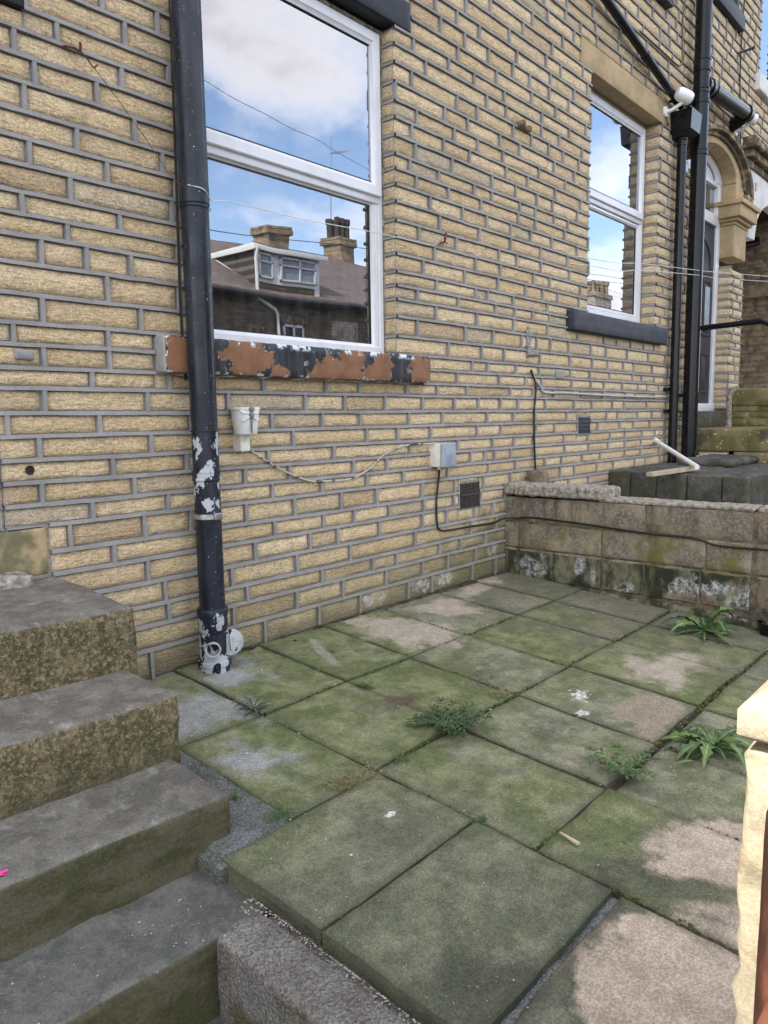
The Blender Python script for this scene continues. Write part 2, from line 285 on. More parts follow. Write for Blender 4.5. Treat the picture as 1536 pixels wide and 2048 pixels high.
def m_step():
    t = NT('weathered_step_stone', 0.88, 0.2); P = t.sepx(t.pos); N = t.sepx(t.nrm)
    n = t.noise(8, 6, 0.65); ns = t.noise(10, 6, 0.7, stretch=(1, 1, 2.5), off=(1, 0, 0))
    n = t.noise(13, 7, 0.75); top = t.mix(t.rng(n, 0.4, 0.6), (0.118, 0.108, 0.093), (0.185, 0.17, 0.146))
    top = t.mix(t.rng(t.math('ADD', t.noise(30, 5, 0.7, stretch=(1, 0.5, 1)), t.math('MULTIPLY', n, .3)), 0.72, 0.82, 0, 0.6), top, (0.3, 0.3, 0.27))
    low = t.rng(P[2], 0.15, -0.1); top = t.mix(t.math('MULTIPLY', low, 0.7), top, t.mix(t.rng(n, .4, .6), (0.062, 0.07, 0.066), (0.1, 0.108, 0.1)))
    ns = t.noise(16, 7, 0.78, stretch=(1.5, 1, 0.7), off=(1, 0, 0)); side = t.mix(t.rng(ns, 0.42, 0.6), (0.068, 0.064, 0.03), (0.16, 0.128, 0.07))
    pit = t.rng(t.noise(75, 5, 0.8), 0.5, 0.58); side = t.mix(t.math('MULTIPLY', pit, t.rng(P[2], 0.02, 0.16, 0.35, 0.8)), side, (0.27, 0.22, 0.14))
    side = t.mix(t.math('MULTIPLY', t.rng(t.noise(95, 5, .8, off=(5, 5, 5)), 0.5, 0.58), .7), side, (0.04, 0.035, 0.022))
    lo2 = t.rng(P[2], 0.1, 0.0); side = t.mix(t.math('MULTIPLY', lo2, 0.85), side, t.mix(t.rng(t.noise(7, 5, .6, stretch=(1, 1, 3)), .4, .62), (0.045, 0.048, 0.022), (0.085, 0.078, 0.05)))
    up = t.rng(N[2], 0.35, 0.75)
    c = t.mix(up, side, top)
    fi = t.noise(180, 4, 0.75); c = t.mix(t.rng(fi, 0.42, 0.58), t.mix(1.0, c, (0.84, 0.84, 0.84), 'MULTIPLY'), t.mix(1.0, c, (1.13, 1.13, 1.13), 'MULTIPLY')); bk = t.rng(t.vor(120), 0.12, 0.08, 0, 0.5); c = t.mix(t.math('MULTIPLY', bk, up), c, (0.34, 0.34, 0.32))
    t.col(c); t.bump(t.math('ADD', t.noise(55, 6, 0.75), t.math('MULTIPLY', t.noise(16, 5, 0.7), 1.5)), 0.7, 0.006); return t.m
def m_concrete(name='dark_concrete', a=(0.13, 0.122, 0.115), b=(0.06, 0.058, 0.05), g=(0.07, 0.075, 0.035)):
    t = NT(name, 0.92, 0.15); N = t.sepx(t.nrm)
    n = t.noise(9, 6, 0.65); c = t.mix(t.rng(n, 0.35, 0.65), a, b)
    fi = t.noise(150, 5, 0.78); c = t.mix(t.rng(fi, 0.42, 0.58), t.mix(1.0, c, (0.65, 0.65, 0.65), 'MULTIPLY'), t.mix(1.0, c, (1.35, 1.35, 1.35), 'MULTIPLY')); side = t.math('SUBTRACT', 1.0, t.rng(N[2], 0.2, 0.6)); c = t.mix(t.math('MULTIPLY', side, t.rng(t.noise(7, 5, .6, off=(3, 3, 3)), 0.38, 0.62)), c, g)
    c = t.mix(t.rng(t.vor(160), 0.25, 0.1, 0, 0.5), c, tuple(min(1, k*2.3) for k in a))
    t.col(c); t.bump(t.math('ADD', t.vor(150), t.noise(60, 5, 0.7)), 0.8, 0.006); return t.m
def m_lowwall():
    t = NT('stained_block', 0.9, 0.15); P = t.sepx(t.pos); a = t.attr('tint')
    n = t.noise(8, 6, 0.7); c = t.mix(t.rng(n, 0.4, 0.62), (0.13, 0.112, 0.088), (0.28, 0.235, 0.165))
    c = t.mix(t.math('MULTIPLY', a[0], 0.6), c, (0.125, 0.105, 0.092))
    c = t.mix(t.math('MULTIPLY', t.rng(t.noise(70, 6, 0.8), 0.47, 0.6), 0.55), c, (0.36, 0.31, 0.23))
    c = t.mix(t.math('MULTIPLY', t.rng(t.noise(5, 5, .6, off=(2, 5, 1)), 0.48, 0.62), t.rng(P[2], 0.42, 0.2)), c, (0.15, 0.14, 0.05))
    # lowest course was painted: black-green slime with white bare patches
    k = t.noise(17, 6, 0.65); low = t.rng(t.math('ADD', P[2], t.math('MULTIPLY', k, 0.03)), 0.158, 0.148)
    pc = t.mix(t.rng(t.noise(9, 6, 0.7, stretch=(1, 1, .6)), 0.42, 0.62), (0.03, 0.034, 0.02), (0.17, 0.16, 0.105))
    wt = t.mx(*[t.ell(y, z, ry, rz, axes='yz', soft=0.3, nz_=k, nfac=0.75) for y, z, ry, rz in ((-0.2, 0.04, 0.1, 0.08), (-0.5, 0.09, 0.06, 0.08), (-0.58, 0.04, 0.02, 0.1), (-1.02, 0.03, 0.05, 0.07), (-1.18, 0.05, 0.2, 0.06), (-1.33, 0.0, 0.12, 0.09), (-0.75, 0.0, 0.06, 0.03))])
    wt = t.math('MULTIPLY', wt, t.rng(t.noise(34, 7, 0.8), 0.42, 0.62, 0.0, 1.0)); pc = t.mix(t.math('MULTIPLY', wt, 0.88), pc, t.mix(t.rng(t.noise(14, 4), .4, .6), (0.62, 0.61, 0.58), (0.45, 0.48, 0.5)))
    rd = t.mx(*[t.ell(y, z, ry, rz, axes='yz', soft=0.3, nz_=k, nfac=0.6) for y, z, ry, rz in ((-1.15, 0.0, 0.13, 0.045), (-1.02, -0.01, 0.04, 0.03), (-1.45, 0.04, 0.05, 0.07))])
    pc = t.mix(t.math('MULTIPLY', rd, t.rng(t.noise(30, 5, .7), .4, .55)), pc, (0.2, 0.15, 0.11))
    c = t.mix(low, c, pc); run = t.math('MULTIPLY', t.rng(t.noise(7, 6, .7, stretch=(1, 1, .35), off=(8, 1, 1)), .5, .62), t.rng(P[2], .1, .46, .2, .65)); c = t.mix(run, c, (0.06, 0.055, 0.04)); t.col(c)
    t.bump(t.math('ADD', t.noise(70, 6, 0.75), t.math('MULTIPLY', t.noise(20, 5), 1.2)), 0.6, 0.005); return t.m
def m_lichen():
    t = NT('lichened_stone', 0.9, 0.15)
    c = t.mix(t.rng(t.noise(6, 5, .6), 0.4, 0.62), (0.13, 0.115, 0.05), (0.22, 0.185, 0.095))
    c = t.mix(t.math('MULTIPLY', t.rng(t.vor(24), 0.22, 0.14), t.rng(t.noise(5, 3), 0.42, 0.56)), c, (0.5, 0.46, 0.33))
    c = t.mix(t.rng(t.noise(5, 4, .6, off=(7, 7, 7)), 0.52, 0.66), c, (0.075, 0.07, 0.05))
    t.col(c); t.bump(t.noise(70, 5, .7), 0.6, 0.005); return t.m
def m_leaf(name, a, b):
    t = NT(name, 0.5, 0.4); at = t.attr('tint')
    c = t.mix(at[0], a, b); c = t.mix(t.rng(at[1], 0.5, 1.0), c, (0.3, 0.36, 0.16)); t.col(c)
    t.b.inputs['Subsurface Weight'].default_value = 0.0; return t.m
def m_roof():
    t = NT('slate_roof', 0.7, 0.3)
    br = t.t.nodes.new('ShaderNodeTexBrick'); br.inputs['Scale'].default_value = 1.0
    P = t.sepx(t.pos); cm = t.t.nodes.new('ShaderNodeCombineXYZ'); t.t.links.new(P[0], cm.inputs[0]); t.t.links.new(P[2], cm.inputs[1])
    t.t.links.new(cm.outputs[0], br.inputs['Vector']); br.inputs['Brick Width'].default_value = 0.3; br.inputs['Row Height'].default_value = 0.12; br.inputs['Mortar Size'].default_value = 0.008
    br.inputs['Color1'].default_value = (0.15, 0.12, 0.11, 1); br.inputs['Color2'].default_value = (0.21, 0.17, 0.15, 1); br.inputs['Mortar'].default_value = (0.05, 0.045, 0.04, 1)
    t.col(br.outputs[0]); t.bump(br.outputs['Fac'], -0.5, 0.02); return t.m
def m_farwall(name, c1, c2, mo):
    t = NT(name, 0.9, 0.15)
    br = t.t.nodes.new('ShaderNodeTexBrick'); br.inputs['Scale'].default_value = 1.0
    P = t.sepx(t.pos); cm = t.t.nodes.new('ShaderNodeCombineXYZ'); t.t.links.new(t.math('ADD', P[0], P[1]), cm.inputs[0]); t.t.links.new(P[2], cm.inputs[1])
    t.t.links.new(cm.outputs[0], br.inputs['Vector']); br.inputs['Brick Width'].default_value = 0.32; br.inputs['Row Height'].default_value = 0.085; br.inputs['Mortar Size'].default_value = 0.009
    br.inputs['Color1'].default_value = (*c1, 1); br.inputs['Color2'].default_value = (*c2, 1); br.inputs['Mortar'].default_value = (*mo, 1)
    c = t.mix(t.rng(t.noise(3, 5, .65), 0.4, 0.65, 0, 0.6), br.outputs[0], (0.05, 0.043, 0.035)) if name != 'plain_courses' else br.outputs[0]
    t.col(c); t.bump(t.math('ADD', br.outputs['Fac'], t.noise(30, 4)), -0.4, 0.02); return t.m

M = dict(stone=m_sandstone(), soot=m_sandstone('sooty_stone', sooty=True), mortar=m_mortar(), ashlar=m_ashlar(), ashdark=m_ashlar('blackened_ashlar', 0.85),
    upvc=m_upvc(), glass=m_glass(), sill=m_sill_peeled(), pipe1=m_pipe_peeled(), patio=m_patio(), step=m_step(), conc=m_concrete(), 
    kerb=m_concrete('kerb_concrete', (0.175, 0.168, 0.158), (0.115, 0.108, 0.098), (0.065, 0.055, 0.026)), lowwall=m_lowwall(), lichen=m_lichen(),
    soil=m_plain('dark_soil', (0.055, 0.05, 0.036), 0.95, 0.1, var=0.5, scale=20, bump=0.8), street=m_plain('asphalt', (0.06, 0.06, 0.06), 0.9, 0.2, scale=3, bump=0.5),
    black=m_plain('black_plastic', (0.008, 0.008, 0.01), 0.22, 0.28, var=0.3), blackpaint=m_plain('black_paint', (0.009, 0.01, 0.015), 0.45, 0.3, var=0.4, scale=14),
    slate=m_plain('dark_grey_paint', (0.038, 0.04, 0.05), 0.6, 0.3, var=0.25, scale=10), rubber=m_plain('cable_sheath', (0.012, 0.012, 0.012), 0.45, 0.4),
    white=m_plain('white_plastic', (0.78, 0.78, 0.77), 0.4, 0.5, var=0.04), grey=m_plain('grey_plastic', (0.36, 0.38, 0.39), 0.6, 0.4, var=0.12),
    bluegrey=m_plain('blue_grey_lid', (0.27, 0.31, 0.36), 0.5, 0.4, var=0.15, scale=20), cream=m_plain('cream_paint', (0.68, 0.66, 0.58), 0.7, 0.3, var=0.12, scale=30),
    dirtywhite=m_plain('dirty_white_paint', (0.62, 0.61, 0.58), 0.75, 0.2, var=0.15, scale=6, bump=0.4), rust=m_plain('rusty_iron', (0.14, 0.055, 0.03), 0.85, 0.3, var=0.4, scale=40),
    steel=m_plain('worn_steel', (0.42, 0.42, 0.42), 0.35, 0.5, metallic=0.9, var=0.3, scale=30), wire=m_plain('steel_wire', (0.33, 0.32, 0.31), 0.5, 0.5, metallic=0.3),
    line=m_plain('white_line', (0.62, 0.62, 0.62), 0.6, 0.3), door=m_plain('anthracite_door', (0.03, 0.031, 0.036), 0.5, 0.25, var=0.1),
    room=m_plain('dark_room', (0.035, 0.035, 0.038), 0.9, 0.1), net=m_plain('net_curtain', (0.55, 0.56, 0.57), 0.9, 0.1, var=0.15, scale=30),
    brown=m_plain('brown_grille', (0.055, 0.04, 0.036), 0.6, 0.4), airb=m_plain('dark_grille', (0.05, 0.052, 0.055), 0.6, 0.4),
    terracotta=m_plain('terracotta', (0.17, 0.065, 0.04), 0.7, 0.3), potstone=m_plain('white_glazed_pot', (0.68, 0.67, 0.65), 0.55, 0.4, var=0.08, scale=30, bump=0.3),
    dfly=m_plain('grey_ceramic', (0.17, 0.185, 0.21), 0.55, 0.4), roof=m_roof(), farwall=m_farwall('sooty_courses', (0.24, 0.19, 0.125), (0.12, 0.098, 0.072), (0.1, 0.09, 0.08)),
    plainwall=m_farwall('plain_courses', (0.46, 0.34, 0.2), (0.38, 0.28, 0.16), (0.21, 0.2, 0.19)), renderw=m_farwall('pale_courses', (0.5, 0.44, 0.36), (0.4, 0.34, 0.27), (0.3, 0.28, 0.25)),
    pier=m_ashlar('cream_pier_stone', 0.0, (0.47, 0.415, 0.3), damp=False), pink=m_plain('pink_petal', (0.75, 0.06, 0.35), 0.6, 0.3), wood=m_plain('weathered_batten', (0.42, 0.37, 0.24), 0.8, 0.2, var=0.2, scale=20),
    twig=m_plain('dry_twig', (0.16, 0.13, 0.095), 0.9, 0.1), chip=m_plain('pale_grit', (0.42, 0.4, 0.36), 0.9, 0.1, var=0.4, scale=50), moss=m_plain('joint_moss', (0.06, 0.075, 0.022), 0.95, 0.1, var=0.6, scale=50),
    straw=m_leaf('dry_grass', (0.25, 0.22, 0.11), (0.15, 0.15, 0.06)), leafg=m_leaf('green_leaf', (0.022, 0.055, 0.022), (0.1, 0.17, 0.045)), leafd=m_leaf('dark_leaf', (0.025, 0.055, 0.02), (0.055, 0.095, 0.04)),
    rubble=m_plain('lime_mortar', (0.27, 0.245, 0.205), 0.95, 0.1, var=0.5, scale=38, bump=1.0))
def m_gate():
    t = NT('stained_timber', 0.5, 0.4)
    c = t.mix(t.rng(t.noise(9, 6, 0.65, stretch=(2, 2, 0.5)), 0.38, 0.62), (0.04, 0.018, 0.012), (0.15, 0.055, 0.032)); c = t.mix(t.rng(t.noise(4, 4, .6, off=(1, 2, 3)), 0.52, 0.7), c, (0.4, 0.2, 0.12))
    t.col(c); t.bump(t.noise(40, 5, .6, stretch=(3, 3, .3)), .4, .003); return t.m
M['gate'] = m_gate()
def m_oldcable():
    t = NT('flaking_cable', 0.6, 0.3); c = t.mix(t.rng(t.noise(17, 6, 0.7), 0.42, 0.47), (0.05, 0.045, 0.04), (0.42, 0.39, 0.33)); t.col(c); return t.m
M['oldcable'] = m_oldcable()
M['pathconc'] = m_concrete('dusty_concrete', (0.135, 0.143, 0.142), (0.08, 0.088, 0.076), (0.07, 0.075, 0.05))
M['warmfar'] = m_farwall('warm_courses', (.42, .32, .2), (.24, .18, .12), (.2, .17, .13))
def m_splash():
    t = NT('splashed_grey_paint', 0.7, 0.3); c = t.mix(t.rng(t.noise(30, 5, .6), .35, .65), (0.3, 0.315, 0.33), (0.43, 0.44, 0.45)); c = t.mix(t.rng(t.noise(42, 4, .6, stretch=(1, 1, .5), off=(0, 0, 2)), 0.6, 0.62), c, (0.012, 0.013, 0.018)); t.col(c); t.bump(t.noise(60, 5), .4, .002); return t.m
M['splash'] = m_splash()

# ------------------------------------------------------------------ mesh helpers
class MB:
    def __init__(s): s.v = []; s.f = []; s.mi = []; s.c = []; s.smooth = True; s.cur = 0; s.tint = (0.5, 0.5, 0.0)
    def V(s, p, tint=None): s.v.append((p[0], p[1], p[2])); s.c.append(tint or s.tint); return len(s.v)-1
    def Fc(s, *idx): s.f.append(idx); s.mi.append(s.cur)
    def quad(s, a, b, c, d): i = [s.V(p) for p in (a, b, c, d)]; s.Fc(*i)
    def hexa(s, P):       # 8 points: bottom 4 ccw, top 4 ccw
        i = [s.V(p) for p in P]
        for q in ((3, 2, 1, 0), (4, 5, 6, 7), (0, 1, 5, 4), (1, 2, 6, 5), (2, 3, 7, 6), (3, 0, 4, 7)): s.Fc(*[i[k] for k in q])
        return s
    def rbox(s, lo, hi, r=0.004, amp=0.0, freq=20, res=0.05, fn=None, seed=0.0, face_tint=None):
        """box with rounded arrises and rough faces; fn maps its points into place"""
        lo = Vector(lo); hi = Vector(hi); r = min(r, *(0.45*(hi[k]-lo[k]) for k in range(3)))
        ax = []
        for k in range(3):
            a, b = lo[k]+r, hi[k]-r; n = max(1, int((b-a)/res)) if amp > 0 or fn else 1
            ax.append([lo[k], lo[k]+0.3*r]+[a+(b-a)*j/n for j in range(n+1)]+[hi[k]-0.3*r, hi[k]])
        idx = {}
        def vert(i, j, k):
            key = (i, j, k)
            if key in idx: return idx[key]
            p = Vector((ax[0][i], ax[1][j], ax[2][k]))
            q = Vector([min(max(p[m], lo[m]+r), hi[m]-r) for m in range(3)]); d = p-q
            L = d.length; d = d/L if L > 1e-9 else Vector((0, 0, 1)); p2 = q+d*r
            if amp > 0:
                n = mn.noise((p2+Vector((seed, seed*1.7, 0)))*freq)*0.6+mn.noise((p2+Vector((seed, 0, seed)))*freq*3)*0.4
                edge = sum(1 for m in range(3) if abs(p[m]-lo[m]) < r*0.99 or abs(hi[m]-p[m]) < r*0.99)
                p2 += d*amp*(n - (0.6 if edge >= 2 else 0)*abs(mn.noise(p2*freq*0.7+Vector((9, seed, 0)))))
            idx[key] = s.V(fn(p2) if fn else p2); return idx[key]
        nx, ny, nz_ = (len(a)-1 for a in ax)
        for i in range(nx):
            for j in range(ny):
                s.Fc(vert(i, j, 0), vert(i, j+1, 0), vert(i+1, j+1, 0), vert(i+1, j, 0)); s.Fc(vert(i, j, nz_), vert(i+1, j, nz_), vert(i+1, j+1, nz_), vert(i, j+1, nz_))
        for i in range(nx):
            for k in range(nz_):
                s.Fc(vert(i, 0, k), vert(i+1, 0, k), vert(i+1, 0, k+1), vert(i, 0, k+1)); s.Fc(vert(i, ny, k), vert(i, ny, k+1), vert(i+1, ny, k+1), vert(i+1, ny, k))
        for j in range(ny):
            for k in range(nz_):
                s.Fc(vert(0, j, k), vert(0, j, k+1), vert(0, j+1, k+1), vert(0, j+1, k)); s.Fc(vert(nx, j, k), vert(nx, j+1, k), vert(nx, j+1, k+1), vert(nx, j, k+1))
        return s
    def tube(s, pts, r, n=12, closed=False, caps=True, fl=None):
        pts = [Vector(p) for p in pts]; rr = r if isinstance(r, (list, tuple)) else [r]*len(pts); N = len(pts); rings = []
        up = None
        for i, p in enumerate(pts):
            if closed: d = pts[(i+1) % N]-pts[i-1]
            else: d = pts[min(i+1, N-1)]-pts[max(i-1, 0)]
            d.normalize()
            if up is None: up = d.orthogonal().normalized()
            up = (up-d*up.dot(d)).normalized(); sd_ = d.cross(up)
            rings.append([s.V(p+(up*math.cos(2*math.pi*k/n)+sd_*math.sin(2*math.pi*k/n)*(fl or 1))*rr[i]) for k in range(n)])
        for i in range(N if closed else N-1):
            a, b = rings[i], rings[(i+1) % N]
            for k in range(n): s.Fc(a[k], a[(k+1) % n], b[(k+1) % n], b[k])
        if caps and not closed: s.Fc(*rings[0][::-1]); s.Fc(*rings[-1])
        return s
    def lathe(s, o, axis, prof, n=28, caps=True):
        o = Vector(o); axis = Vector(axis).normalized(); u = axis.orthogonal().normalized(); w = axis.cross(u); rings = []
        for (h, r) in prof: rings.append([s.V(o+axis*h+(u*math.cos(2*math.pi*k/n)+w*math.sin(2*math.pi*k/n))*r) for k in range(n)])
        for a, b in zip(rings, rings[1:]):
            for k in range(n): s.Fc(a[k], a[(k+1) % n], b[(k+1) % n], b[k])
        if caps: s.Fc(*rings[0][::-1]); s.Fc(*rings[-1])
        return s
    def build(s, name, mats, parent=None, smooth=None, sharp=35):
        if not isinstance(mats, (list, tuple)): mats = [mats]
        me = bpy.data.meshes.new(name)
        off = Vector((0, 0, 0))
        if parent is not None:
            q = parent
            while q is not None: off += q.location; q = q.parent
        me.from_pydata([(a-off.x, b-off.y, c-off.z) for a, b, c in s.v], [], s.f)
        for m in mats: me.materials.append(m)
        if len(mats) > 1: me.polygons.foreach_set('material_index', s.mi)
        at = me.color_attributes.new('tint', 'FLOAT_COLOR', 'POINT')
        at.data.foreach_set('color', np.array([(c[0], c[1], c[2], c[3] if len(c) > 3 else 0) for c in s.c], dtype=np.float32).ravel())
        me.update()
        bm = bmesh.new(); bm.from_mesh(me); bmesh.ops.recalc_face_normals(bm, faces=bm.faces); bm.to_mesh(me); bm.free()
        sm = s.smooth if smooth is None else smooth
        me.polygons.foreach_set('use_smooth', [sm]*len(me.polygons))
        if sm: me.set_sharp_from_angle(angle=R_(sharp))
        o = bpy.data.objects.new(name, me); COL.objects.link(o)
        if parent is not None: o.parent = parent
        return o
def tag(o, label=None, cat=None, group=None, kind=None):
    if label: o['label'] = label
    if cat: o['category'] = cat
    if group: o['group'] = group
    if kind: o['kind'] = kind
    return o
def thing(name, loc, label, cat, group=None):
    o = bpy.data.objects.new(name, None); COL.objects.link(o); o.location = loc; o.empty_display_size = 0.1
    return tag(o, label, cat, group)
def piece(name, parent, loc=None):          # an intermediate part that is only a parent is avoided: first mesh is the part
    pass
def cr(pts, k=6):                            # smooth curve through points
    pts = [Vector(p) for p in pts]; P = [2*pts[0]-pts[1]]+pts+[2*pts[-1]-pts[-2]]; o = []
    for i in range(1, len(P)-2):
        for j in range(k):
            t = j/k; a, b, c, d = P[i-1:i+3]
            o.append(0.5*((2*b)+(c-a)*t+(2*a-5*b+4*c-d)*t*t+(3*b-a-3*c+d)*t**3))
    o.append(pts[-1]); return o
def box(lo, hi, r=0.0, **k):
    m = MB()
    if r <= 0:
        x0, y0, z0 = lo; x1, y1, z1 = hi
        m.hexa([(x0, y0, z0), (x1, y0, z0), (x1, y1, z0), (x0, y1, z0), (x0, y0, z1), (x1, y0, z1), (x1, y1, z1), (x0, y1, z1)]); m.smooth = False
    else: m.rbox(lo, hi, r, **k)
    return m

# ------------------------------------------------------------------ coursed stone walling
ZL = [0.011, 0.098, 0.187, 0.261, 0.348, 0.434, 0.508, 0.595, 0.664, 0.736, 0.806, 0.881, 0.954, 1.032, 1.095, 1.165, 1.231, 1.318, 1.41, 1.493, 1.557, 1.622, 1.704, 1.782, 1.86, 1.944, 2.022, 2.095, 2.16, 2.244, 2.322, 2.398, 2.478, 2.564, 2.645, 2.717]
ZL[0] = -0.02
ZL = [-0.16, -0.09]+ZL
_r = random.Random(3)
for n_, top_ in ((5, 3.14), (2, 3.31)):
    a_ = ZL[-1]
    for i_ in range(1, n_+1): ZL.append(a_+(top_-a_)*(i_+(_r.uniform(-.08, .08) if i_ < n_ else 0))/n_)
while ZL[-1] < 6.35: ZL.append(ZL[-1]+_r.uniform(0.074, 0.094))
JPX = []
def _j(s, ox, oy, pts): JPX.extend([(ox+a/s, oy+b/s) for a, b in pts])
_j(4.518, 0, 0, [(225, 40), (915, 70), (505, 300), (1120, 340), (1090, 700), (305, 650), (865, 830), (210, 870), (1205, 1150), (685, 1260), (1455, 1450), (255, 1370), (960, 1560), (625, 1690), (190, 1820)])
_j(4.042, 0, 380, [(960, 235), (1385, 160), (535, 320), (1430, 480), (325, 480), (690, 530), (1050, 590), (860, 780), (1440, 860), (335, 935), (1130, 1020), (865, 1170), (345, 1310), (735, 1510)])
_j(3.84, 0, 760, [(335, 145), (1125, 155), (755, 320), (295, 510), (1155, 490), (860, 645), (315, 850), (1025, 805), (705, 990), (1285, 940), (1105, 1125), (870, 1325), (1465, 1100), (1130, 1460), (1260, 1590)])
_j(4.389, 430, 720, [(415, 230), (965, 250), (1260, 255), (105, 370), (785, 390), (1130, 390), (1485, 400), (490, 545), (935, 545), (680, 705), (1325, 690), (260, 720), (460, 865), (1035, 845), (255, 1025), (645, 1010), (1205, 970), (495, 1165), (930, 1130), (1325, 1090)])
_j(4.389, 430, 980, [(265, 220), (690, 170), (1100, 120), (1415, 90), (515, 360), (945, 300), (1215, 265), (345, 550), (825, 450), (1070, 440), (1435, 370), (710, 650), (1180, 560), (140, 750), (275, 890), (930, 760), (1380, 670), (710, 965), (1115, 870), (155, 1100), (430, 1220), (905, 1100)])
_j(4.266, 740, 720, [(865, 70), (995, 80), (1235, 90), (735, 180), (1095, 200), (565, 285), (820, 290), (1190, 305), (440, 405), (710, 410), (915, 415), (1105, 415), (325, 530), (610, 535), (990, 535), (1215, 535), (230, 660), (510, 650), (905, 650), (1110, 650), (335, 790), (740, 770), (970, 770), (1195, 755), (135, 920), (555, 910), (850, 870), (1055, 860), (275, 1035), (655, 1005), (1005, 970), (1190, 960), (50, 1190), (435, 1150), (155, 1325), (440, 1420), (645, 1385), (75, 1480), (375, 1560), (855, 1480), (585, 1650), (765, 1600), (220, 1720), (440, 1790), (655, 1750), (895, 1690), (130, 1870), (320, 1950), (520, 1890)])
_j(5.118, 780, 0, [(560, 60), (765, 40), (455, 130), (675, 280), (905, 290), (755, 470), (1000, 620), (685, 560), (590, 660), (850, 810), (355, 700), (980, 1030), (210, 810), (675, 1040), (885, 1150), (550, 1150), (785, 1260), (1115, 1420), (260, 1190), (645, 1360), (885, 1470), (540, 1470), (805, 1590), (250, 1520), (625, 1670), (1035, 1830), (490, 1780), (850, 1910), (260, 1860), (590, 1980)])
_j(5.118, 780, 380, [(400, 130), (920, 150), (735, 235), (980, 310), (500, 320), (905, 450), (285, 440), (670, 540), (1105, 670), (445, 650), (865, 755), (330, 790), (755, 890), (1095, 970), (465, 975), (865, 1060), (990, 1090), (270, 1085), (690, 1160), (1070, 1230), (460, 1270), (880, 1340), (270, 1430), (760, 1490), (1045, 1530), (590, 1660), (930, 1690)])
JW = [W(*p) for p in JPX]
def known(i):
    a, b = ZL[i], ZL[i+1]; xs = sorted(p.x for p in JW if a <= p.z < b); o = []
    for x in xs:
        if not o or x-o[-1] > 0.09: o.append(x)
    return o
def joints(i, u0, u1, use_known, rnd, lo=0.17, hi=0.42):
    ks = [k for k in (known(i) if use_known and i < len(ZL)-1 else []) if u0+0.06 < k < u1-0.06]; o = [u0]
    for k in ks+[u1]:
        lim = 0.56 if (k != u1 or k-o[-1] < 0.5) else 0.34
        while k-o[-1] > lim:
            st = rnd.uniform(lo, hi)
            if k-o[-1]-st < 0.12: st = (k-o[-1])/2
            o.append(o[-1]+st)
            if k-o[-1] < 0.34: break
        if k-o[-1] > 0.03: o.append(k)
    o[-1] = u1; return o
def sub(rects, op):
    out = []
    for (a, b, c, d) in rects:
        x0, x1, z0, z1 = op
        if x1 <= a or x0 >= b or z1 <= c or z0 >= d: out.append((a, b, c, d)); continue
        if a < x0: out.append((a, x0, c, d))
        if b > x1: out.append((x1, b, c, d))
        aa, bb = max(a, x0), min(b, x1)
        if c < z0: out.append((aa, bb, c, z0))
        if d > z1: out.append((aa, bb, z1, d))
    return [r for r in out if r[1]-r[0] > 0.012 and r[3]-r[2] > 0.012]
def stone_face(m, fr, u0, u1, z0, z1, rnd, rough=1.0, res=0.03, top=True, flat=False):
    nu = max(3, int((u1-u0)/res)); nz_ = 4; se = rnd.uniform(0, 99)
    t1, t2 = rnd.random(), rnd.random(); bul = rnd.uniform(0.002, 0.008)*rough; tilt = rnd.uniform(-0.003, 0.003)
    us = [0, 0.25/nu]+[i/nu for i in range(1, nu)]+[1-0.25/nu, 1]; zs = [0, 0.07]+[i/nz_ for i in range(1, nz_)]+[0.93, 1]
    idx = []
    for a in us:
        row = []
        for b in zs:
            e = min(min(a, 1-a)*(u1-u0), min(b, 1-b)*(z1-z0))
            ru, rz = u0+(u1-u0)*a, z0+(z1-z0)*b
            n1 = mn.noise(Vector((ru*16+se, rz*26, se))); n2 = mn.noise(Vector((ru*55, rz*70+se, 3)))
            d = (0.001+bul*min(1, e/0.022)+(n1*0.0045+n2*0.0022)*rough*min(1, e/0.01)+tilt*(a-0.5)) if not flat else 0.001*n1+0.004*min(1, e/0.006)
            if e < 1e-6:
                d = -0.009; jz = 0.0022*mn.noise(Vector((ru*30, se, 1)))
            else: jz = 0.002*mn.noise(Vector((ru*24+se, rz*9, 5)))
            edge = max(0.0, 1-(1-b)/0.22) if top else 0.0
            row.append(m.V(fr(ru, rz+jz, d), (t1, t2, edge, max(0, 1-e/0.014))))
        idx.append(row)
    for i in range(len(us)-1):
        for j in range(len(zs)-1): m.Fc(idx[i][j], idx[i+1][j], idx[i+1][j+1], idx[i][j+1])
def strip_h(m, fr, u0, u1, z, rnd, hw=0.0076, dep=0.0115):
    n = max(1, int((u1-u0)/0.035)); se = rnd.uniform(0, 50); prev = None
    for i in range(n+1):
        u = u0+(u1-u0)*i/n
        a = hw+0.0016*mn.noise(Vector((u*14, z*31, 1)))+0.0014*mn.noise(Vector((u*50, z*31, 2))); b = hw+0.0025*mn.noise(Vector((u*11, z*17, 7)))+0.0016*mn.noise(Vector((u*60, z, 9)))
        dz = 0.0035*mn.noise(Vector((u*2.6, z*9, 4))); d = dep+0.0015*mn.noise(Vector((u*9, z*5, 8)))
        cur = [m.V(fr(u, z+dz-a, -0.006)), m.V(fr(u, z+dz-a+0.0008, d)), m.V(fr(u, z+dz+b-0.0015, d-0.0015)), m.V(fr(u, z+dz+b, -0.006))]
        if prev:
            for k in range(3): m.Fc(prev[k], cur[k], cur[k+1], prev[k+1])
        prev = cur
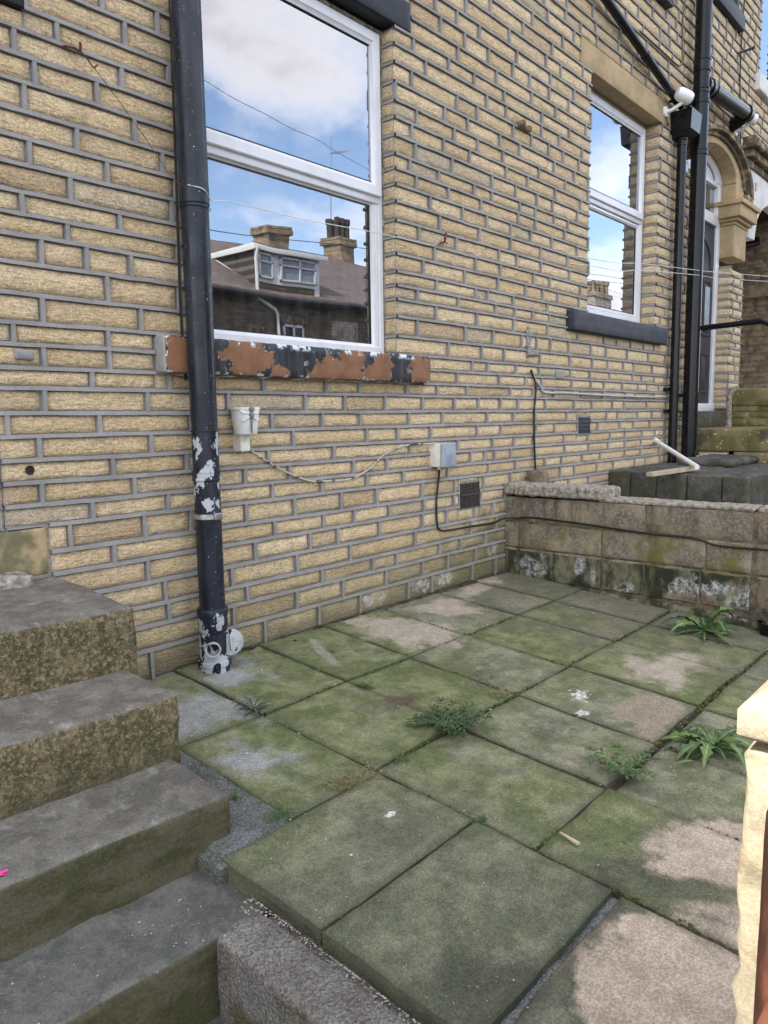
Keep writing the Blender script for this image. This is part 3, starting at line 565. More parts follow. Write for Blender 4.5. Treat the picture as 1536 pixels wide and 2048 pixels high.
def strip_v(m, fr, u, z0, z1, rnd, hw=0.0088, dep=0.0095):
    prev = None; sl_ = rnd.uniform(-0.003, 0.003)
    for i in range(4):
        z = z0+(z1-z0)*i/3; w = hw+0.0012*mn.noise(Vector((u*40, z*40, 3))); uu = u+sl_*(i/3-0.5)
        cur = [m.V(fr(uu-w, z, -0.006)), m.V(fr(uu-w+0.0008, z, dep)), m.V(fr(uu+w-0.0008, z, dep)), m.V(fr(uu+w, z, -0.006))]
        if prev:
            for k in range(3): m.Fc(prev[k], cur[k], cur[k+1], prev[k+1])
        prev = cur
def walling(m, fr, u0, u1, z0, z1, ops, zl=None, use_known=False, seed=1, rough=1.0, hw=0.0075, lo=0.17, hi=0.42, res=0.03, dep=0.0125, capA=False, back=True):
    rnd = random.Random(seed); zl = zl or ZL
    for i in range(len(zl)-1):
        a, b = max(zl[i], z0), min(zl[i+1], z1)
        if b-a < 0.02: continue
        js = joints(i if zl is ZL else 9999, u0, u1, use_known, rnd, lo, hi)
        for k in range(len(js)-1):
            l, r = js[k], js[k+1]
            il = 0 if k == 0 and capA else hw-0.001; ir = 0 if k == len(js)-2 and capA else hw-0.001
            rects = [(l+il, r-ir, a+hw-0.0012, b-hw+0.0012)]
            for op in ops: rects = sub(rects, op)
            m.cur = 0
            for rc in rects: stone_face(m, fr, *rc, rnd, rough, res)
            if k > 0:
                seg = [(l-0.0004, l+0.0004, a+hw*0.3, b-hw*0.7)]
                blocked = any(o[0] < l < o[1] and o[2] < (a+b)/2 < o[3] for o in ops)
                m.cur = 1
                if not blocked:
                    s0, s1 = a+hw*0.3, b-hw*0.6
                    for o in ops:
                        if o[0] < l < o[1]:
                            if o[2] <= s0 < o[3]: s0 = o[3]
                            if o[2] < s1 <= o[3]: s1 = o[2]
                    if s1-s0 > 0.01: strip_v(m, fr, l, s0, s1, rnd, hw, dep-0.001)
        m.cur = 1
        if zl[i] >= z0-0.001:
            segs = [(u0, u1)]
            for o in ops:
                if o[2]-0.004 < zl[i] < o[3]+0.004:
                    if abs(zl[i]-o[2]) < 0.008 or abs(zl[i]-o[3]) < 0.008: pass
                    ns = []
                    for (p, q) in segs:
                        if o[1] <= p or o[0] >= q: ns.append((p, q)); continue
                        if p < o[0]: ns.append((p, o[0]))
                        if q > o[1]: ns.append((o[1], q))
                    segs = ns
            for p, q in segs:
                if q-p > 0.01: strip_h(m, fr, p, q, zl[i], rnd, hw, dep)
    if back:                                     # the bedding behind the stones
        m.cur = 1; rects = [(u0, u1, z0, z1)]
        for op in ops: rects = sub(rects, op)
        for (a, b, c, d) in rects: m.quad(fr(a, c, -0.004), fr(b, c, -0.004), fr(b, d, -0.004), fr(a, d, -0.004))
def fr_front(y): return lambda u, z, d: (u, y-d, z)
def fr_left(x, y0=0.0): return lambda u, z, d: (x-d, y0+u, z)      # face looking towards -x, u runs into the wall
def fr_right(x): return lambda u, z, d: (x+d, u, z)

# ------------------------------------------------------------------ the house
XB = 6.43                                         # the two houses meet behind the pair of pipes
OPA = [(1.72, 2.82, 1.231, 2.717), (1.488, 3.014, 1.088, 1.226), (1.60, 2.945, 2.722, 2.86), (4.815, 5.977, 1.6, 3.14), (4.528, 6.108, 1.472, 1.604), (4.655, 6.21, 3.145, 3.315),
       (3.325, 3.52, 0.415, 0.565), (4.69, 4.88, 0.785, 0.925), (-0.1, 0.94, 0.3, 2.155), (-0.5, 1.105, 2.15, 2.33), (0.93, 1.072, 0.432, 0.592), (4.95, 5.85, 4.1, 5.6), (4.75, 6.03, 3.96, 4.105)]
def arc(cx, cz, a, b, x):
    t = 1-((x-cx)/a)**2; return cz+b*math.sqrt(t) if t > 0 else cz
OPB = [(6.85, 7.83, 0.0, 2.95), (8.19, 10.7, 0.0, 3.3), (6.95, 7.62, 4.53, 5.6), (6.78, 7.755, 4.395, 4.535), (8.42, 9.4, 4.22, 5.8), (8.28, 9.55, 4.06, 4.225), (8.05, 10.9, 3.3, 3.56), (7.83, 8.19, 2.3, 2.95), (6.51, 8.17, 2.92, 3.14)]
for i_ in range(24):
    z0_ = 3.14+(3.43-3.14)*i_/24; z1_ = z0_+0.29/24; h_ = 0.80*math.sqrt(max(0, 1-((z0_-3.0)/0.43)**2)); OPB.append((7.34-h_, 7.34+h_, z0_, z1_))
house = thing('terraced_house', (3.2, 0, 0), 'honey stone house with two white framed windows, left of the paired black drainpipes', 'house')
m = MB(); m.smooth = True
walling(m, fr_front(0), 0.0, XB, -0.16, 6.3, OPA, use_known=True, seed=4)
# reveals beside the openings
def reveal(m, x, z0, z1, dep, side, seed):
    zl = [z for z in ZL if z0-0.004 <= z <= z1+0.004]
    if zl[0] > z0+0.02: zl = [z0]+zl
    if zl[-1] < z1-0.02: zl = zl+[z1]
    f = (lambda u, z, d: (x-d, u, z)) if side < 0 else (lambda u, z, d: (x+d, u, z))
    rnd = random.Random(seed)
    for i in range(len(zl)-1):
        m.cur = 0; stone_face(m, f, 0.0005, dep, zl[i]+0.0075, zl[i+1]-0.0075, rnd, 0.7)
        m.cur = 1; strip_h(m, f, -0.003, dep, zl[i], rnd, 0.0076, 0.004)
    m.quad(f(0.003, z0, -0.004), f(dep, z0, -0.004), f(dep, z1, -0.004), f(0.003, z1, -0.004))
for x, a, b, dp, sd_ in ((2.82, 1.231, 2.717, 0.085, -1), (1.72, 1.231, 2.717, 0.085, 1), (5.977, 1.604, 3.14, 0.125, -1), (4.815, 1.604, 3.14, 0.125, 1), (0.94, 0.592, 2.155, 0.2, 1), (5.85, 4.105, 5.6, 0.12, -1), (4.95, 4.105, 5.6, 0.12, 1)):
    # the reveal looks into the opening
    reveal(m, x, a, b, dp, sd_, int(x*7))
m.build('wall', [M['stone'], M['mortar']], house, sharp=60)
# plain gable end and the unseen run of the terrace to the left, roof, rear
m = MB(); m.smooth = False
m.quad((-14, 0.0, -0.6), (0, 0.0, -0.6), (0, 0.0, 6.3), (-14, 0.0, 6.3)); m.quad((0, .001, -0.6), (XB, .03, -0.6), (XB, .03, -0.1), (0, .001, -0.1))
m.quad((-14, 0, -0.6), (-14, 6, -0.6), (-14, 6, 6.3), (-14, 0, 6.3)); m.quad((-14, 6, -.6), (XB, 6, -.6), (XB, 6, 6.3), (-14, 6, 6.3))
m.build('side_wall', M['plainwall'], house)
def roof(parent, x0, x1, y0=-0.22, yr=3.0, y1=6.2, ze=6.22, zr=8.5, mat=None):
    m = MB(); m.smooth = False
    for (a, b, za, zb) in ((y0, yr, ze, zr), (y1, yr, ze, zr)):
        m.hexa([(x0, a, za), (x1, a, za), (x1, b, zb), (x0, b, zb), (x0, a, za+0.09), (x1, a, za+0.09), (x1, b, zb+0.09), (x0, b, zb+0.09)])
    return m.build('roof', M['roof'], parent)
roof(house, -14, XB)
def lump_box(lo, hi, **k): return MB().rbox(lo, hi, **k)
def room(parent, x0, x1, z0, z1, y0, depth=1.3):
    m = MB(); m.smooth = False; y1 = y0+depth
    m.quad((x0-.4, y1, z0-.3), (x1+.4, y1, z0-.3), (x1+.4, y1, z1+.3), (x0-.4, y1, z1+.3))
    m.quad((x0-.4, y0, z0-.3), (x0-.4, y1, z0-.3), (x0-.4, y1, z1+.3), (x0-.4, y0, z1+.3)); m.quad((x1+.4, y0, z0-.3), (x1+.4, y1, z0-.3), (x1+.4, y1, z1+.3), (x1+.4, y0, z1+.3))
    m.quad((x0-.4, y0, z0-.3), (x1+.4, y0, z0-.3), (x1+.4, y1, z0-.3), (x0-.4, y1, z0-.3)); m.quad((x0-.4, y0, z1+.3), (x1+.4, y0, z1+.3), (x1+.4, y1, z1+.3), (x0-.4, y1, z1+.3))
    # blanks round the opening, inside
    for (a, b, c, d) in ((x0-.4, x0, z0-.3, z1+.3), (x1, x1+.4, z0-.3, z1+.3), (x0, x1, z0-.3, z0), (x0, x1, z1, z1+.3)): m.quad((a, y0, c), (b, y0, c), (b, y0, d), (a, y0, d))
    return m
def bar(m, x0, x1, z0, z1, y0, y1, r=0.004): m.rbox((x0, y0, z0), (x1, y1, z1), r)
def mitred(m, x0, x1, z0, z1, w, y0, y1):        # a mitred frame with a chamfered inner edge
    for (dx, dy) in ((0, 0),):
        pr = [(0, y1), (0, y0+0.004), (0.004, y0), (w-0.016, y0), (w-0.005, y0+0.012), (w, y0+0.014), (w, y1)]
        n = len(pr); rings = []
        for cx, cz, sx, sz in ((x0, z0, 1, 1), (x1, z0, -1, 1), (x1, z1, -1, -1), (x0, z1, 1, -1)): rings.append([m.V((cx+sx*a, b, cz+sz*a)) for a, b in pr])
        for i in range(4):
            A, B = rings[i], rings[(i+1) % 4]
            for k in range(n-1): m.Fc(A[k], B[k], B[k+1], A[k+1])
def window(parent, x0, x1, z0, z1, y, tr, gx0, gx1, ug, lg, label=None, curtain=None):
    """frame (a part) > pane, pane, curtain, opening sash; y is the face of the frame"""
    m = MB()
    fw = gx0-x0-0.035
    mitred(m, x0, x1, z0, z1, max(0.03, fw), y+0.012, y+0.075)
    mitred(m, gx0-0.035, gx1+0.035, lg[0]-0.032, lg[1]+0.03, 0.033, y+0.020, y+0.06)                       # fixed light beads
    if tr: bar(m, x0+0.02, x1-0.02, tr-0.03, tr+0.012, y+0.010, y+0.07, 0.006)
    if lg[0]-0.032 > z0+max(0.03, fw): bar(m, x0+0.02, x1-0.02, z0+0.01, lg[0]-0.03, y+0.016, y+0.07)
    if gx1+0.03 < x1-max(0.03, fw): bar(m, gx1+0.03, x1-0.02, z0+0.02, z1-0.02, y+0.016, y+0.07)
    f = m.build('window', M['upvc'], parent)
    if label: f['label'] = label
    if ug:
        s = MB(); mitred(s, gx0-0.06, gx1+0.055, ug[0]-0.062, ug[1]+0.06, 0.058, y-0.006, y+0.05); s.build('opening_sash', M['upvc'], f)
        g = MB(); g.hexa([(gx0-.01, y+.016, ug[0]-.01), (gx1+.01, y+.016, ug[0]-.01), (gx1+.01, y+.018, ug[0]-.01), (gx0-.01, y+.018, ug[0]-.01), (gx0-.01, y+.016, ug[1]+.01), (gx1+.01, y+.016, ug[1]+.01), (gx1+.01, y+.018, ug[1]+.01), (gx0-.01, y+.018, ug[1]+.01)]); g.smooth = False; g.build('pane', M['glass'], f)
    g = MB(); g.hexa([(gx0-.01, y+.036, lg[0]-.01), (gx1+.01, y+.036, lg[0]-.01), (gx1+.01, y+.038, lg[0]-.01), (gx0-.01, y+.038, lg[0]-.01), (gx0-.01, y+.036, lg[1]+.01), (gx1+.01, y+.036, lg[1]+.01), (gx1+.01, y+.038, lg[1]+.01), (gx0-.01, y+.038, lg[1]+.01)]); g.smooth = False; g.build('pane', M['glass'], f)
    gk = MB()                                    # black rubber gaskets
    for (a, b, yy) in ([(ug, 0, y+0.009)] if ug else [])+[(lg, 0, y+0.030)]:
        for (p, q, r_, s_) in ((gx0-.003, gx1+.003, a[0]-.003, a[0]+.0025), (gx0-.003, gx1+.003, a[1]-.0025, a[1]+.003), (gx0-.003, gx0+.0025, a[0], a[1]), (gx1-.0025, gx1+.003, a[0], a[1])): gk.rbox((p, yy, r_), (q, yy+.006, s_), 0.001)
    gk.build('gasket', M['rubber'], f)
    if curtain:
        for (c0, c1, yy) in curtain:
            c = MB(); n = int((c1-c0)/0.012); rows = []
            for i in range(n+1):
                x = c0+(c1-c0)*i/n; dy = 0.012*math.sin(x*95)+0.006*math.sin(x*41+1); rows.append((c.V((x, y+yy+dy, z0)), c.V((x, y+yy+dy, z1))))
            for a, b in zip(rows, rows[1:]): c.Fc(a[0], b[0], b[1], a[1])
            c.build('net_curtain', M['net'], f)
    return f
room(house, 1.72, 2.82, 1.23, 2.72, 0.15).build('inner_room', M['room'], house)
room(house, 4.815, 5.977, 1.6, 3.14, 0.2).build('inner_room', M['room'], house)
room(house, 4.95, 5.85, 4.1, 5.6, 0.2).build('inner_room', M['room'], house)
window(house, 1.722, 2.815, 1.236, 2.702, 0.062, 1.965, 1.80, 2.738, (2.028, 2.63), (1.280, 1.925), 'larger white two light window over the peeling sill', [(2.5, 2.80, 0.14)])
window(house, 4.818, 5.962, 1.64, 3.128, 0.10, 2.43, 4.90, 5.878, (2.495, 3.045), (1.712, 2.365), 'white two light window over the dark grey sill', [(4.83, 5.95, 0.16)])
window(house, 4.955, 5.845, 4.12, 5.58, 0.10, 4.9, 5.03, 5.77, (4.98, 5.5), (4.2, 4.86), 'upper window over a dark sill')
# silicone and packing round the frames
m = MB()
bar(m, 2.8155, 2.8195, 1.24, 2.719, 0.066, 0.08, 0.001); bar(m, 1.73, 2.8158, 2.7025, 2.718, 0.07, 0.0805, 0.001)
m.build('window_packing', M['rubble'], house)
m = MB(); bar(m, 5.9625, 5.976, 1.62, 3.1392, 0.108, 0.125, 0.001); bar(m, 4.83, 5.963, 3.1285, 3.139, 0.11, 0.1255, 0.001)
m.build('window_packing', M['rubble'], house)
s = lump_box((1.492, -0.062, 1.094), (3.010, 0.10, 1.224), r=0.006, amp=0.0035, freq=14, res=0.02).build('window_sill', M['sill'], house); s['label'] = 'window sill with peeling black and orange brown paint'
s = lump_box((4.532, -0.055, 1.476), (6.104, 0.13, 1.602), r=0.006, amp=0.002, freq=12, res=0.03).build('window_sill', M['slate'], house); s['label'] = 'dark grey painted window sill'
lump_box((4.755, -0.06, 3.965), (6.025, 0.12, 4.10), r=0.006).build('window_sill', M['slate'], house)
s = lump_box((1.604, -0.014, 2.723), (2.941, 0.16, 2.856), r=0.008, amp=0.003, freq=12, res=0.03).build('lintel', M['blackpaint'], house); s['label'] = 'black painted lintel'
lump_box((-0.5, -0.02, 2.152), (1.10, 0.2, 2.33), r=0.006, amp=0.002, freq=10, res=0.05).build('lintel', M['blackpaint'], house)
s = lump_box((4.659, -0.008, 3.147), (6.206, 0.16, 3.312), r=0.005, amp=0.002, freq=12, res=0.04).build('lintel', M['ashlar'], house); s['label'] = 'bare sandstone lintel'
lump_box((0.935, -0.003, 0.437), (1.064, 0.12, 0.588), r=0.005, amp=0.003, freq=12, res=0.02).build('jamb_stone', M['ashlar'], house)
m = MB(); m.smooth = False; m.hexa([(-.1, .2, .3), (.94, .2, .3), (.94, .26, .3), (-.1, .26, .3), (-.1, .2, 2.155), (.94, .2, 2.155), (.94, .26, 2.155), (-.1, .26, 2.155)]); m.build('door', M['upvc'], house)
# broken lime mortar at the foot of the door jamb
lump_box((0.80, -0.085, 0.40), (0.985, 0.02, 0.462), r=0.02, amp=0.014, freq=26, res=0.012).build('mortar_fillet', M['rubble'], house)
# ventilators
a0, a1 = W(917, 968, -0.004), W(957, 1011, -0.004)
g = MB(); g.rbox((3.325, -0.006, 0.415), (3.52, 0.03, 0.565), 0.003); 
vent = MB(); vent.smooth = False
for i in range(13):
    z = 0.424+i*0.0105; vent.hexa([(3.335, -0.013, z), (3.51, -0.013, z), (3.51, -0.004, z+0.004), (3.335, -0.004, z+0.004), (3.335, -0.013, z+0.0035), (3.51, -0.013, z+0.0035), (3.51, -0.004, z+0.0075), (3.335, -0.004, z+0.0075)])
for x in (3.335, 3.379, 3.422, 3.466, 3.506): vent.hexa([(x, -0.014, .42), (x+.004, -0.014, .42), (x+.004, -0.003, .42), (x, -0.003, .42), (x, -0.014, .562), (x+.004, -0.014, .562), (x+.004, -0.003, .562), (x, -0.003, .562)])
vent.hexa([(3.33, -0.015, .49), (3.515, -0.015, .49), (3.515, -0.004, .49), (3.33, -0.004, .49), (3.33, -0.015, .497), (3.515, -0.015, .497), (3.515, -0.004, .497), (3.33, -0.004, .497)])
gb = g.build('air_vent', M['mortar'], house); gb['label'] = 'brown louvred vent'; 
bk = MB(); bk.quad((3.333, -.0075, .422), (3.512, -.0075, .422), (3.512, -.0075, .56), (3.333, -.0075, .56)); bk.smooth = False
vent.build('louvre', M['brown'], gb); bk.build('vent_back', M['room'], gb)
g = MB(); g.rbox((4.69, -0.007, 0.785), (4.88, 0.03, 0.925), 0.003); gb = g.build('air_vent', M['mortar'], house); gb['label'] = 'dark airbrick with round holes'
v = MB(); v.rbox((4.704, -0.014, 0.80), (4.868, 0.0, 0.912), 0.003); v.build('airbrick', M['airb'], gb)
v = MB(); v.smooth = False
for i in range(5):
    for k in range(4): v.lathe((4.722+i*0.032, -0.0145, 0.816+k*0.0265), (0, -1, 0), [(0, 0.009), (0.0008, 0.009)], 10)
v.build('vent_hole', M['room'], gb)

# ------------------------------------------------------------------ the house next door
house2 = thing('terraced_house', (8.2, 0, 0), 'stone house with the arched doorway and peeling white porch arch, right of the black drainpipes', 'house')
m = MB()
walling(m, fr_front(0), XB, 11.6, -0.16, 6.3, OPB, seed=9, res=0.05)
reveal(m, 7.83, 0.98, 2.34, 0.135, -1, 5)
m.build('wall', [M['stone'], M['mortar']], house2, sharp=60)
m = MB(); m.smooth = False
m.quad((11.6, 0, -.6), (30, 0, -.6), (30, 0, 6.3), (11.6, 0, 6.3)); m.quad((30, 0, -.6), (30, 6, -.6), (30, 6, 6.3), (30, 0, 6.3)); m.quad((XB, 6, -.6), (30, 6, -.6), (30, 6, 6.3), (XB, 6, 6.3)); m.quad((XB, .02, -.6), (30, .02, -.6), (30, .02, -.1), (XB, .02, -.1))
m.build('side_wall', M['plainwall'], house2)
roof(house2, XB, 30)
# quoin blocks under and over the capital
lump_box((7.822, -0.012, 2.42), (8.196, 0.16, 2.715), r=0.006, amp=0.003, freq=10, res=0.05).build('jamb_stone', M['ashlar'], house2)
m = MB(); m.rbox((7.835, -0.012, 2.93), (8.19, 0.16, 3.10), 0.006, amp=0.003, freq=10, res=0.05); m.rbox((7.94, -0.02, 2.96), (8.15, 0.0, 3.08), 0.004); m.build('jamb_stone', M['ashlar'], house2)
m = MB()
for (e, z0, z1) in ((0.02, 2.716, 2.745), (0.05, 2.745, 2.775), (0.085, 2.775, 2.885), (0.11, 2.885, 2.928)): m.rbox((7.83-e, -e, z0), (8.19+e, 0.16, z1), 0.006)
s = m.build('capital', M['ashlar'], house2); s['label'] = 'moulded capital of the doorway pier'
# arch: dark hood ring outside, carved stone ring inside
def ring(m, cx, a0, b0, c0, a1, b1, c1, y0, y1, n=40):
    R = []
    for i in range(n+1):
        t = math.pi*i/n; o = (cx+a1*math.cos(t), c1+b1*math.sin(t)); q = (cx+a0*math.cos(t), c0+b0*math.sin(t))
        R.append([m.V((q[0], y1, q[1])), m.V((q[0], y0+.008, q[1])), m.V((q[0]+(o[0]-q[0])*.06, y0, q[1]+(o[1]-q[1])*.06)), m.V((o[0]-(o[0]-q[0])*.06, y0, o[1]-(o[1]-q[1])*.06)), m.V((o[0], y0+.008, o[1])), m.V((o[0], y1, o[1]))])
    for A, B in zip(R, R[1:]):
        for k in range(5): m.Fc(A[k], B[k], B[k+1], A[k+1])
m = MB(); ring(m, 7.34, 0.49, 0.205, 3.10, 0.66, 0.30, 3.06, -0.012, 0.16); s = m.build('arch_ring', M['ashlar'], house2)
m = MB(); ring(m, 7.34, 0.655, 0.298, 3.06, 0.75, 0.365, 3.03, -0.035, 0.05); ring(m, 7.34, 0.745, 0.362, 3.03, 0.845, 0.43, 3.0, -0.075, 0.05)
m.rbox((8.02, -0.07, 2.93), (8.185, 0.02, 3.02), 0.006)
s = m.build('hood_mould', M['ashdark'], house2); s['label'] = 'soot blackened arch moulding over the door'
# door, fanlight and threshold
yd = 0.12
m = MB(); bar(m, 7.735, 7.828, 0.955, 3.10, yd, yd+.07); bar(m, 6.852, 6.93, 0.955, 3.10, yd, yd+.07); bar(m, 6.93, 7.735, 2.70, 2.80, yd-.004, yd+.07); bar(m, 6.86, 7.82, 0.945, 1.02, yd-.012, yd+.07)
bar(m, 6.93, 7.735, 3.06, 3.10, yd+.004, yd+.07)
R = []
for i in range(25):
    t = math.pi*i/24; R.append([m.V((7.34+k*0.49*math.cos(t), yd+yy, 3.09+k*0.205*math.sin(t))) for k, yy in ((1, .0), (0.72, 0.0), (0.70, .02))])
for A, B in zip(R, R[1:]):
    for k in range(2): m.Fc(A[k], B[k], B[k+1], A[k+1])
m.quad((6.9, yd+.03, 3.08), (7.8, yd+.03, 3.08), (7.6, yd+.03, 3.3), (7.1, yd+.03, 3.3))
df = m.build('front_door', M['upvc'], house2); df['label'] = 'anthracite panelled door in a white frame'
g = MB(); g.smooth = False; g.quad((6.93, yd+.04, 2.8), (7.735, yd+.04, 2.8), (7.735, yd+.04, 3.06), (6.93, yd+.04, 3.06)); g.build('fanlight_pane', M['glass'], df)
m = MB(); m.rbox((6.93, yd+.02, 1.02), (7.735, yd+.07, 2.70), 0.003)
for (a, b, c, d) in ((7.45, 7.66, 1.12, 1.50), (7.02, 7.25, 1.12, 1.50), (7.45, 7.66, 1.66, 2.18), (7.02, 7.25, 1.66, 2.18)): mitred(m, a, b, c, d, 0.03, yd+.008, yd+.03); m.rbox((a+.04, yd+.014, c+.04), (b-.04, yd+.03, d-.04), 0.004)
R = []
for i in range(19):
    t = math.pi*i/18; R.append([m.V((7.34+r_*math.cos(t), yd+yy, 2.27+r_*0.95*math.sin(t))) for r_, yy in ((.33, .02), (.325, .008), (.30, .008), (.29, .02))])
for A, B in zip(R, R[1:]):
    for k in range(3): m.Fc(A[k], B[k], B[k+1], A[k+1])
m.rbox((7.02, yd+.008, 2.225), (7.66, yd+.03, 2.265), .004)
m.build('door_leaf', M['door'], df)
m = MB(); m.rbox((7.49, yd+.004, 1.72), (7.62, yd+.012, 2.12), .003); m.build('door_glass', M['bluegrey'], df)
m = MB(); m.tube(cr([(7.05, yd+.01, 1.98), (7.05, yd-.03, 1.98), (7.12, yd-.03, 1.98)]), 0.009, 8); m.build('door_handle', M['steel'], df)
lump_box((6.56, -0.004, 0.792), (7.87, 0.2, 0.944), r=0.006, amp=0.003, freq=10, res=0.05).build('threshold', M['conc'], house2)
m = MB(); m.rbox((7.845, -0.006, 0.80), (8.19, 0.14, 0.975), 0.006, amp=.003, res=.05); m.build('jamb_stone', M['lichen'], house2)
room(house2, 6.9, 7.8, 2.75, 3.2, 0.22).build('inner_room', M['room'], house2)
# porch with the peeling white arch
m = MB(); n = 36; pts = []
for i in range(n+1):
    x = 8.20+(10.6-8.20)*i/n; k = abs((x-9.4)/1.2)
    if x < 8.44 or x > 10.36: zb = 2.66
    else: zb = 2.74+0.42*math.sqrt(max(0, 1-((x-9.4)/0.98)**2.0)) 
    if 8.2 <= x < 8.5: zb += 0.02*mn.noise(Vector((x*40, 0, 0)))
    pts.append((x, zb))
for (x, zb), (x2, zb2) in zip(pts, pts[1:]): m.hexa([(x, -.03, zb), (x2, -.03, zb2), (x2, .16, zb2), (x, .16, zb), (x, -.03, 3.30), (x2, -.03, 3.30), (x2, .16, 3.30), (x, .16, 3.30)])
m.smooth = False; s = m.build('porch_arch', M['dirtywhite'], house2); s['label'] = 'peeling white painted porch arch'
m = MB()
for (e, z0, z1) in ((0.05, 3.30, 3.37), (0.10, 3.37, 3.44), (0.15, 3.44, 3.50), (0.12, 3.50, 3.555)): m.rbox((8.06-e*.6, -e, z0), (10.8, 0.16, z1), 0.012, amp=0.006, freq=9, res=.08)
m.build('cornice', M['ashdark'], house2)
rr_ = random.Random(5)
for (px, py) in ((1504, 322), (1510, 338), (1503, 370), (1512, 374)):
    p = W(px, py, -.034); m = MB(); m.rbox((p.x-.025, -.036, p.z-.03*rr_.random()-.01), (p.x+.02, -.028, p.z+.04), .003, amp=.004, freq=40, res=.01); m.build('bare_patch', M['ashlar'], house2)
zp = [0.5]; rz = random.Random(2)
while zp[-1] < 3.6: zp.append(zp[-1]+rz.uniform(.045, .1))
m = MB(); walling(m, fr_left(9.8), -0.05, 2.0, 0.5, 3.6, [], zl=zp, seed=8, hw=0.005, dep=0.002, lo=.15, hi=.5, res=.05, rough=1.3)
walling(m, fr_front(2.0), 8.2, 9.8, 0.5, 3.6, [], zl=zp, seed=12, hw=0.005, dep=0.002, lo=.15, hi=.5, res=.06)
m.build('porch_inner_wall', [M['soot'], M['soot']], house2, sharp=60)
m = MB(); m.smooth = False; m.quad((8.19, .14, 3.3), (9.85, .14, 3.3), (9.85, 2, 3.3), (8.19, 2, 3.3)); m.hexa([(9.72, 0.05, 2.28), (9.82, 0.05, 2.28), (9.82, 1.6, 2.28), (9.72, 1.6, 2.28), (9.72, 0.05, 2.42), (9.82, 0.05, 2.42), (9.82, 1.6, 2.42), (9.72, 1.6, 2.42)]); m.quad((8.19, .14, .5), (8.19, 2, .5), (8.19, 2, 3.3), (8.19, .14, 3.3))
m.hexa([(9.8, -.05, .5), (10.8, -.05, .5), (10.8, .2, .5), (9.8, .2, .5), (9.8, -.05, 2.9), (10.8, -.05, 2.9), (10.8, .2, 2.9), (9.8, .2, 2.9)]); m.build('porch_lining', M['soot'], house2)
# upper windows
window(house2, 6.955, 7.615, 4.54, 5.58, 0.06, 0, 7.03, 7.54, None, (4.62, 5.5), 'upper window with a dark sill beside the drainpipe')
window(house2, 8.425, 9.395, 4.235, 5.78, 0.06, 0, 8.5, 9.32, None, (4.32, 5.7), 'upper window with a white sill')
room(house2, 6.95, 7.62, 4.53, 5.6, 0.2).build('inner_room', M['room'], house2); room(house2, 8.42, 9.4, 4.22, 5.8, 0.2).build('inner_room', M['room'], house2)
lump_box((6.785, -0.055, 4.40), (7.75, 0.12, 4.53), r=0.006).build('window_sill', M['slate'], house2)
m = MB(); m.rbox((7.622, -.012, 4.535), (7.70, .06, 5.6), .004); m.build('window_jamb', M['slate'], house2)
lump_box((8.285, -0.055, 4.065), (9.545, 0.12, 4.22), r=0.008, amp=.005, res=.03).build('window_sill', M['dirtywhite'], house2)

# ------------------------------------------------------------------ ground
def pz(y): return GM*y
m = MB(); m.smooth = False; m.quad((-300, -300, -0.62), (300, -300, -0.62), (300, 0.02, -0.62), (-300, 0.02, -0.62)); m.quad((-300, 6, -0.62), (300, 6, -0.62), (300, 300, -0.62), (-300, 300, -0.62))
tag(m.build('ground', M['street']), kind='structure')
m = MB()                                           # bed under the flags
n = 60; g_ = [[None]*(n+1) for _ in range(n+1)]
for i in range(n+1):
    for j in range(n+1):
        x = 0.955+(4.0-0.955)*i/n; y = 0.01-2.24*j/n
        g_[i][j] = m.V((x, y, pz(y)-0.026+0.007*mn.noise(Vector((x*14, y*14, 0)))+0.004*mn.noise(Vector((x*50, y*50, 0)))))
for i in range(n):
    for j in range(n): m.Fc(g_[i][j], g_[i+1][j], g_[i+1][j+1], g_[i][j+1])
m.hexa([(0.965, -2.22, -0.62), (4.0, -2.22, -0.62), (4.0, 0, -0.62), (0.965, 0, -0.62), (0.965, -2.22, pz(-2.22)-.03), (4.0, -2.22, pz(-2.22)-.03), (4.0, 0, -.03), (0.965, 0, -.03)])
tag(m.build('soil', M['soil']), kind='structure')
rs = random.Random(11)
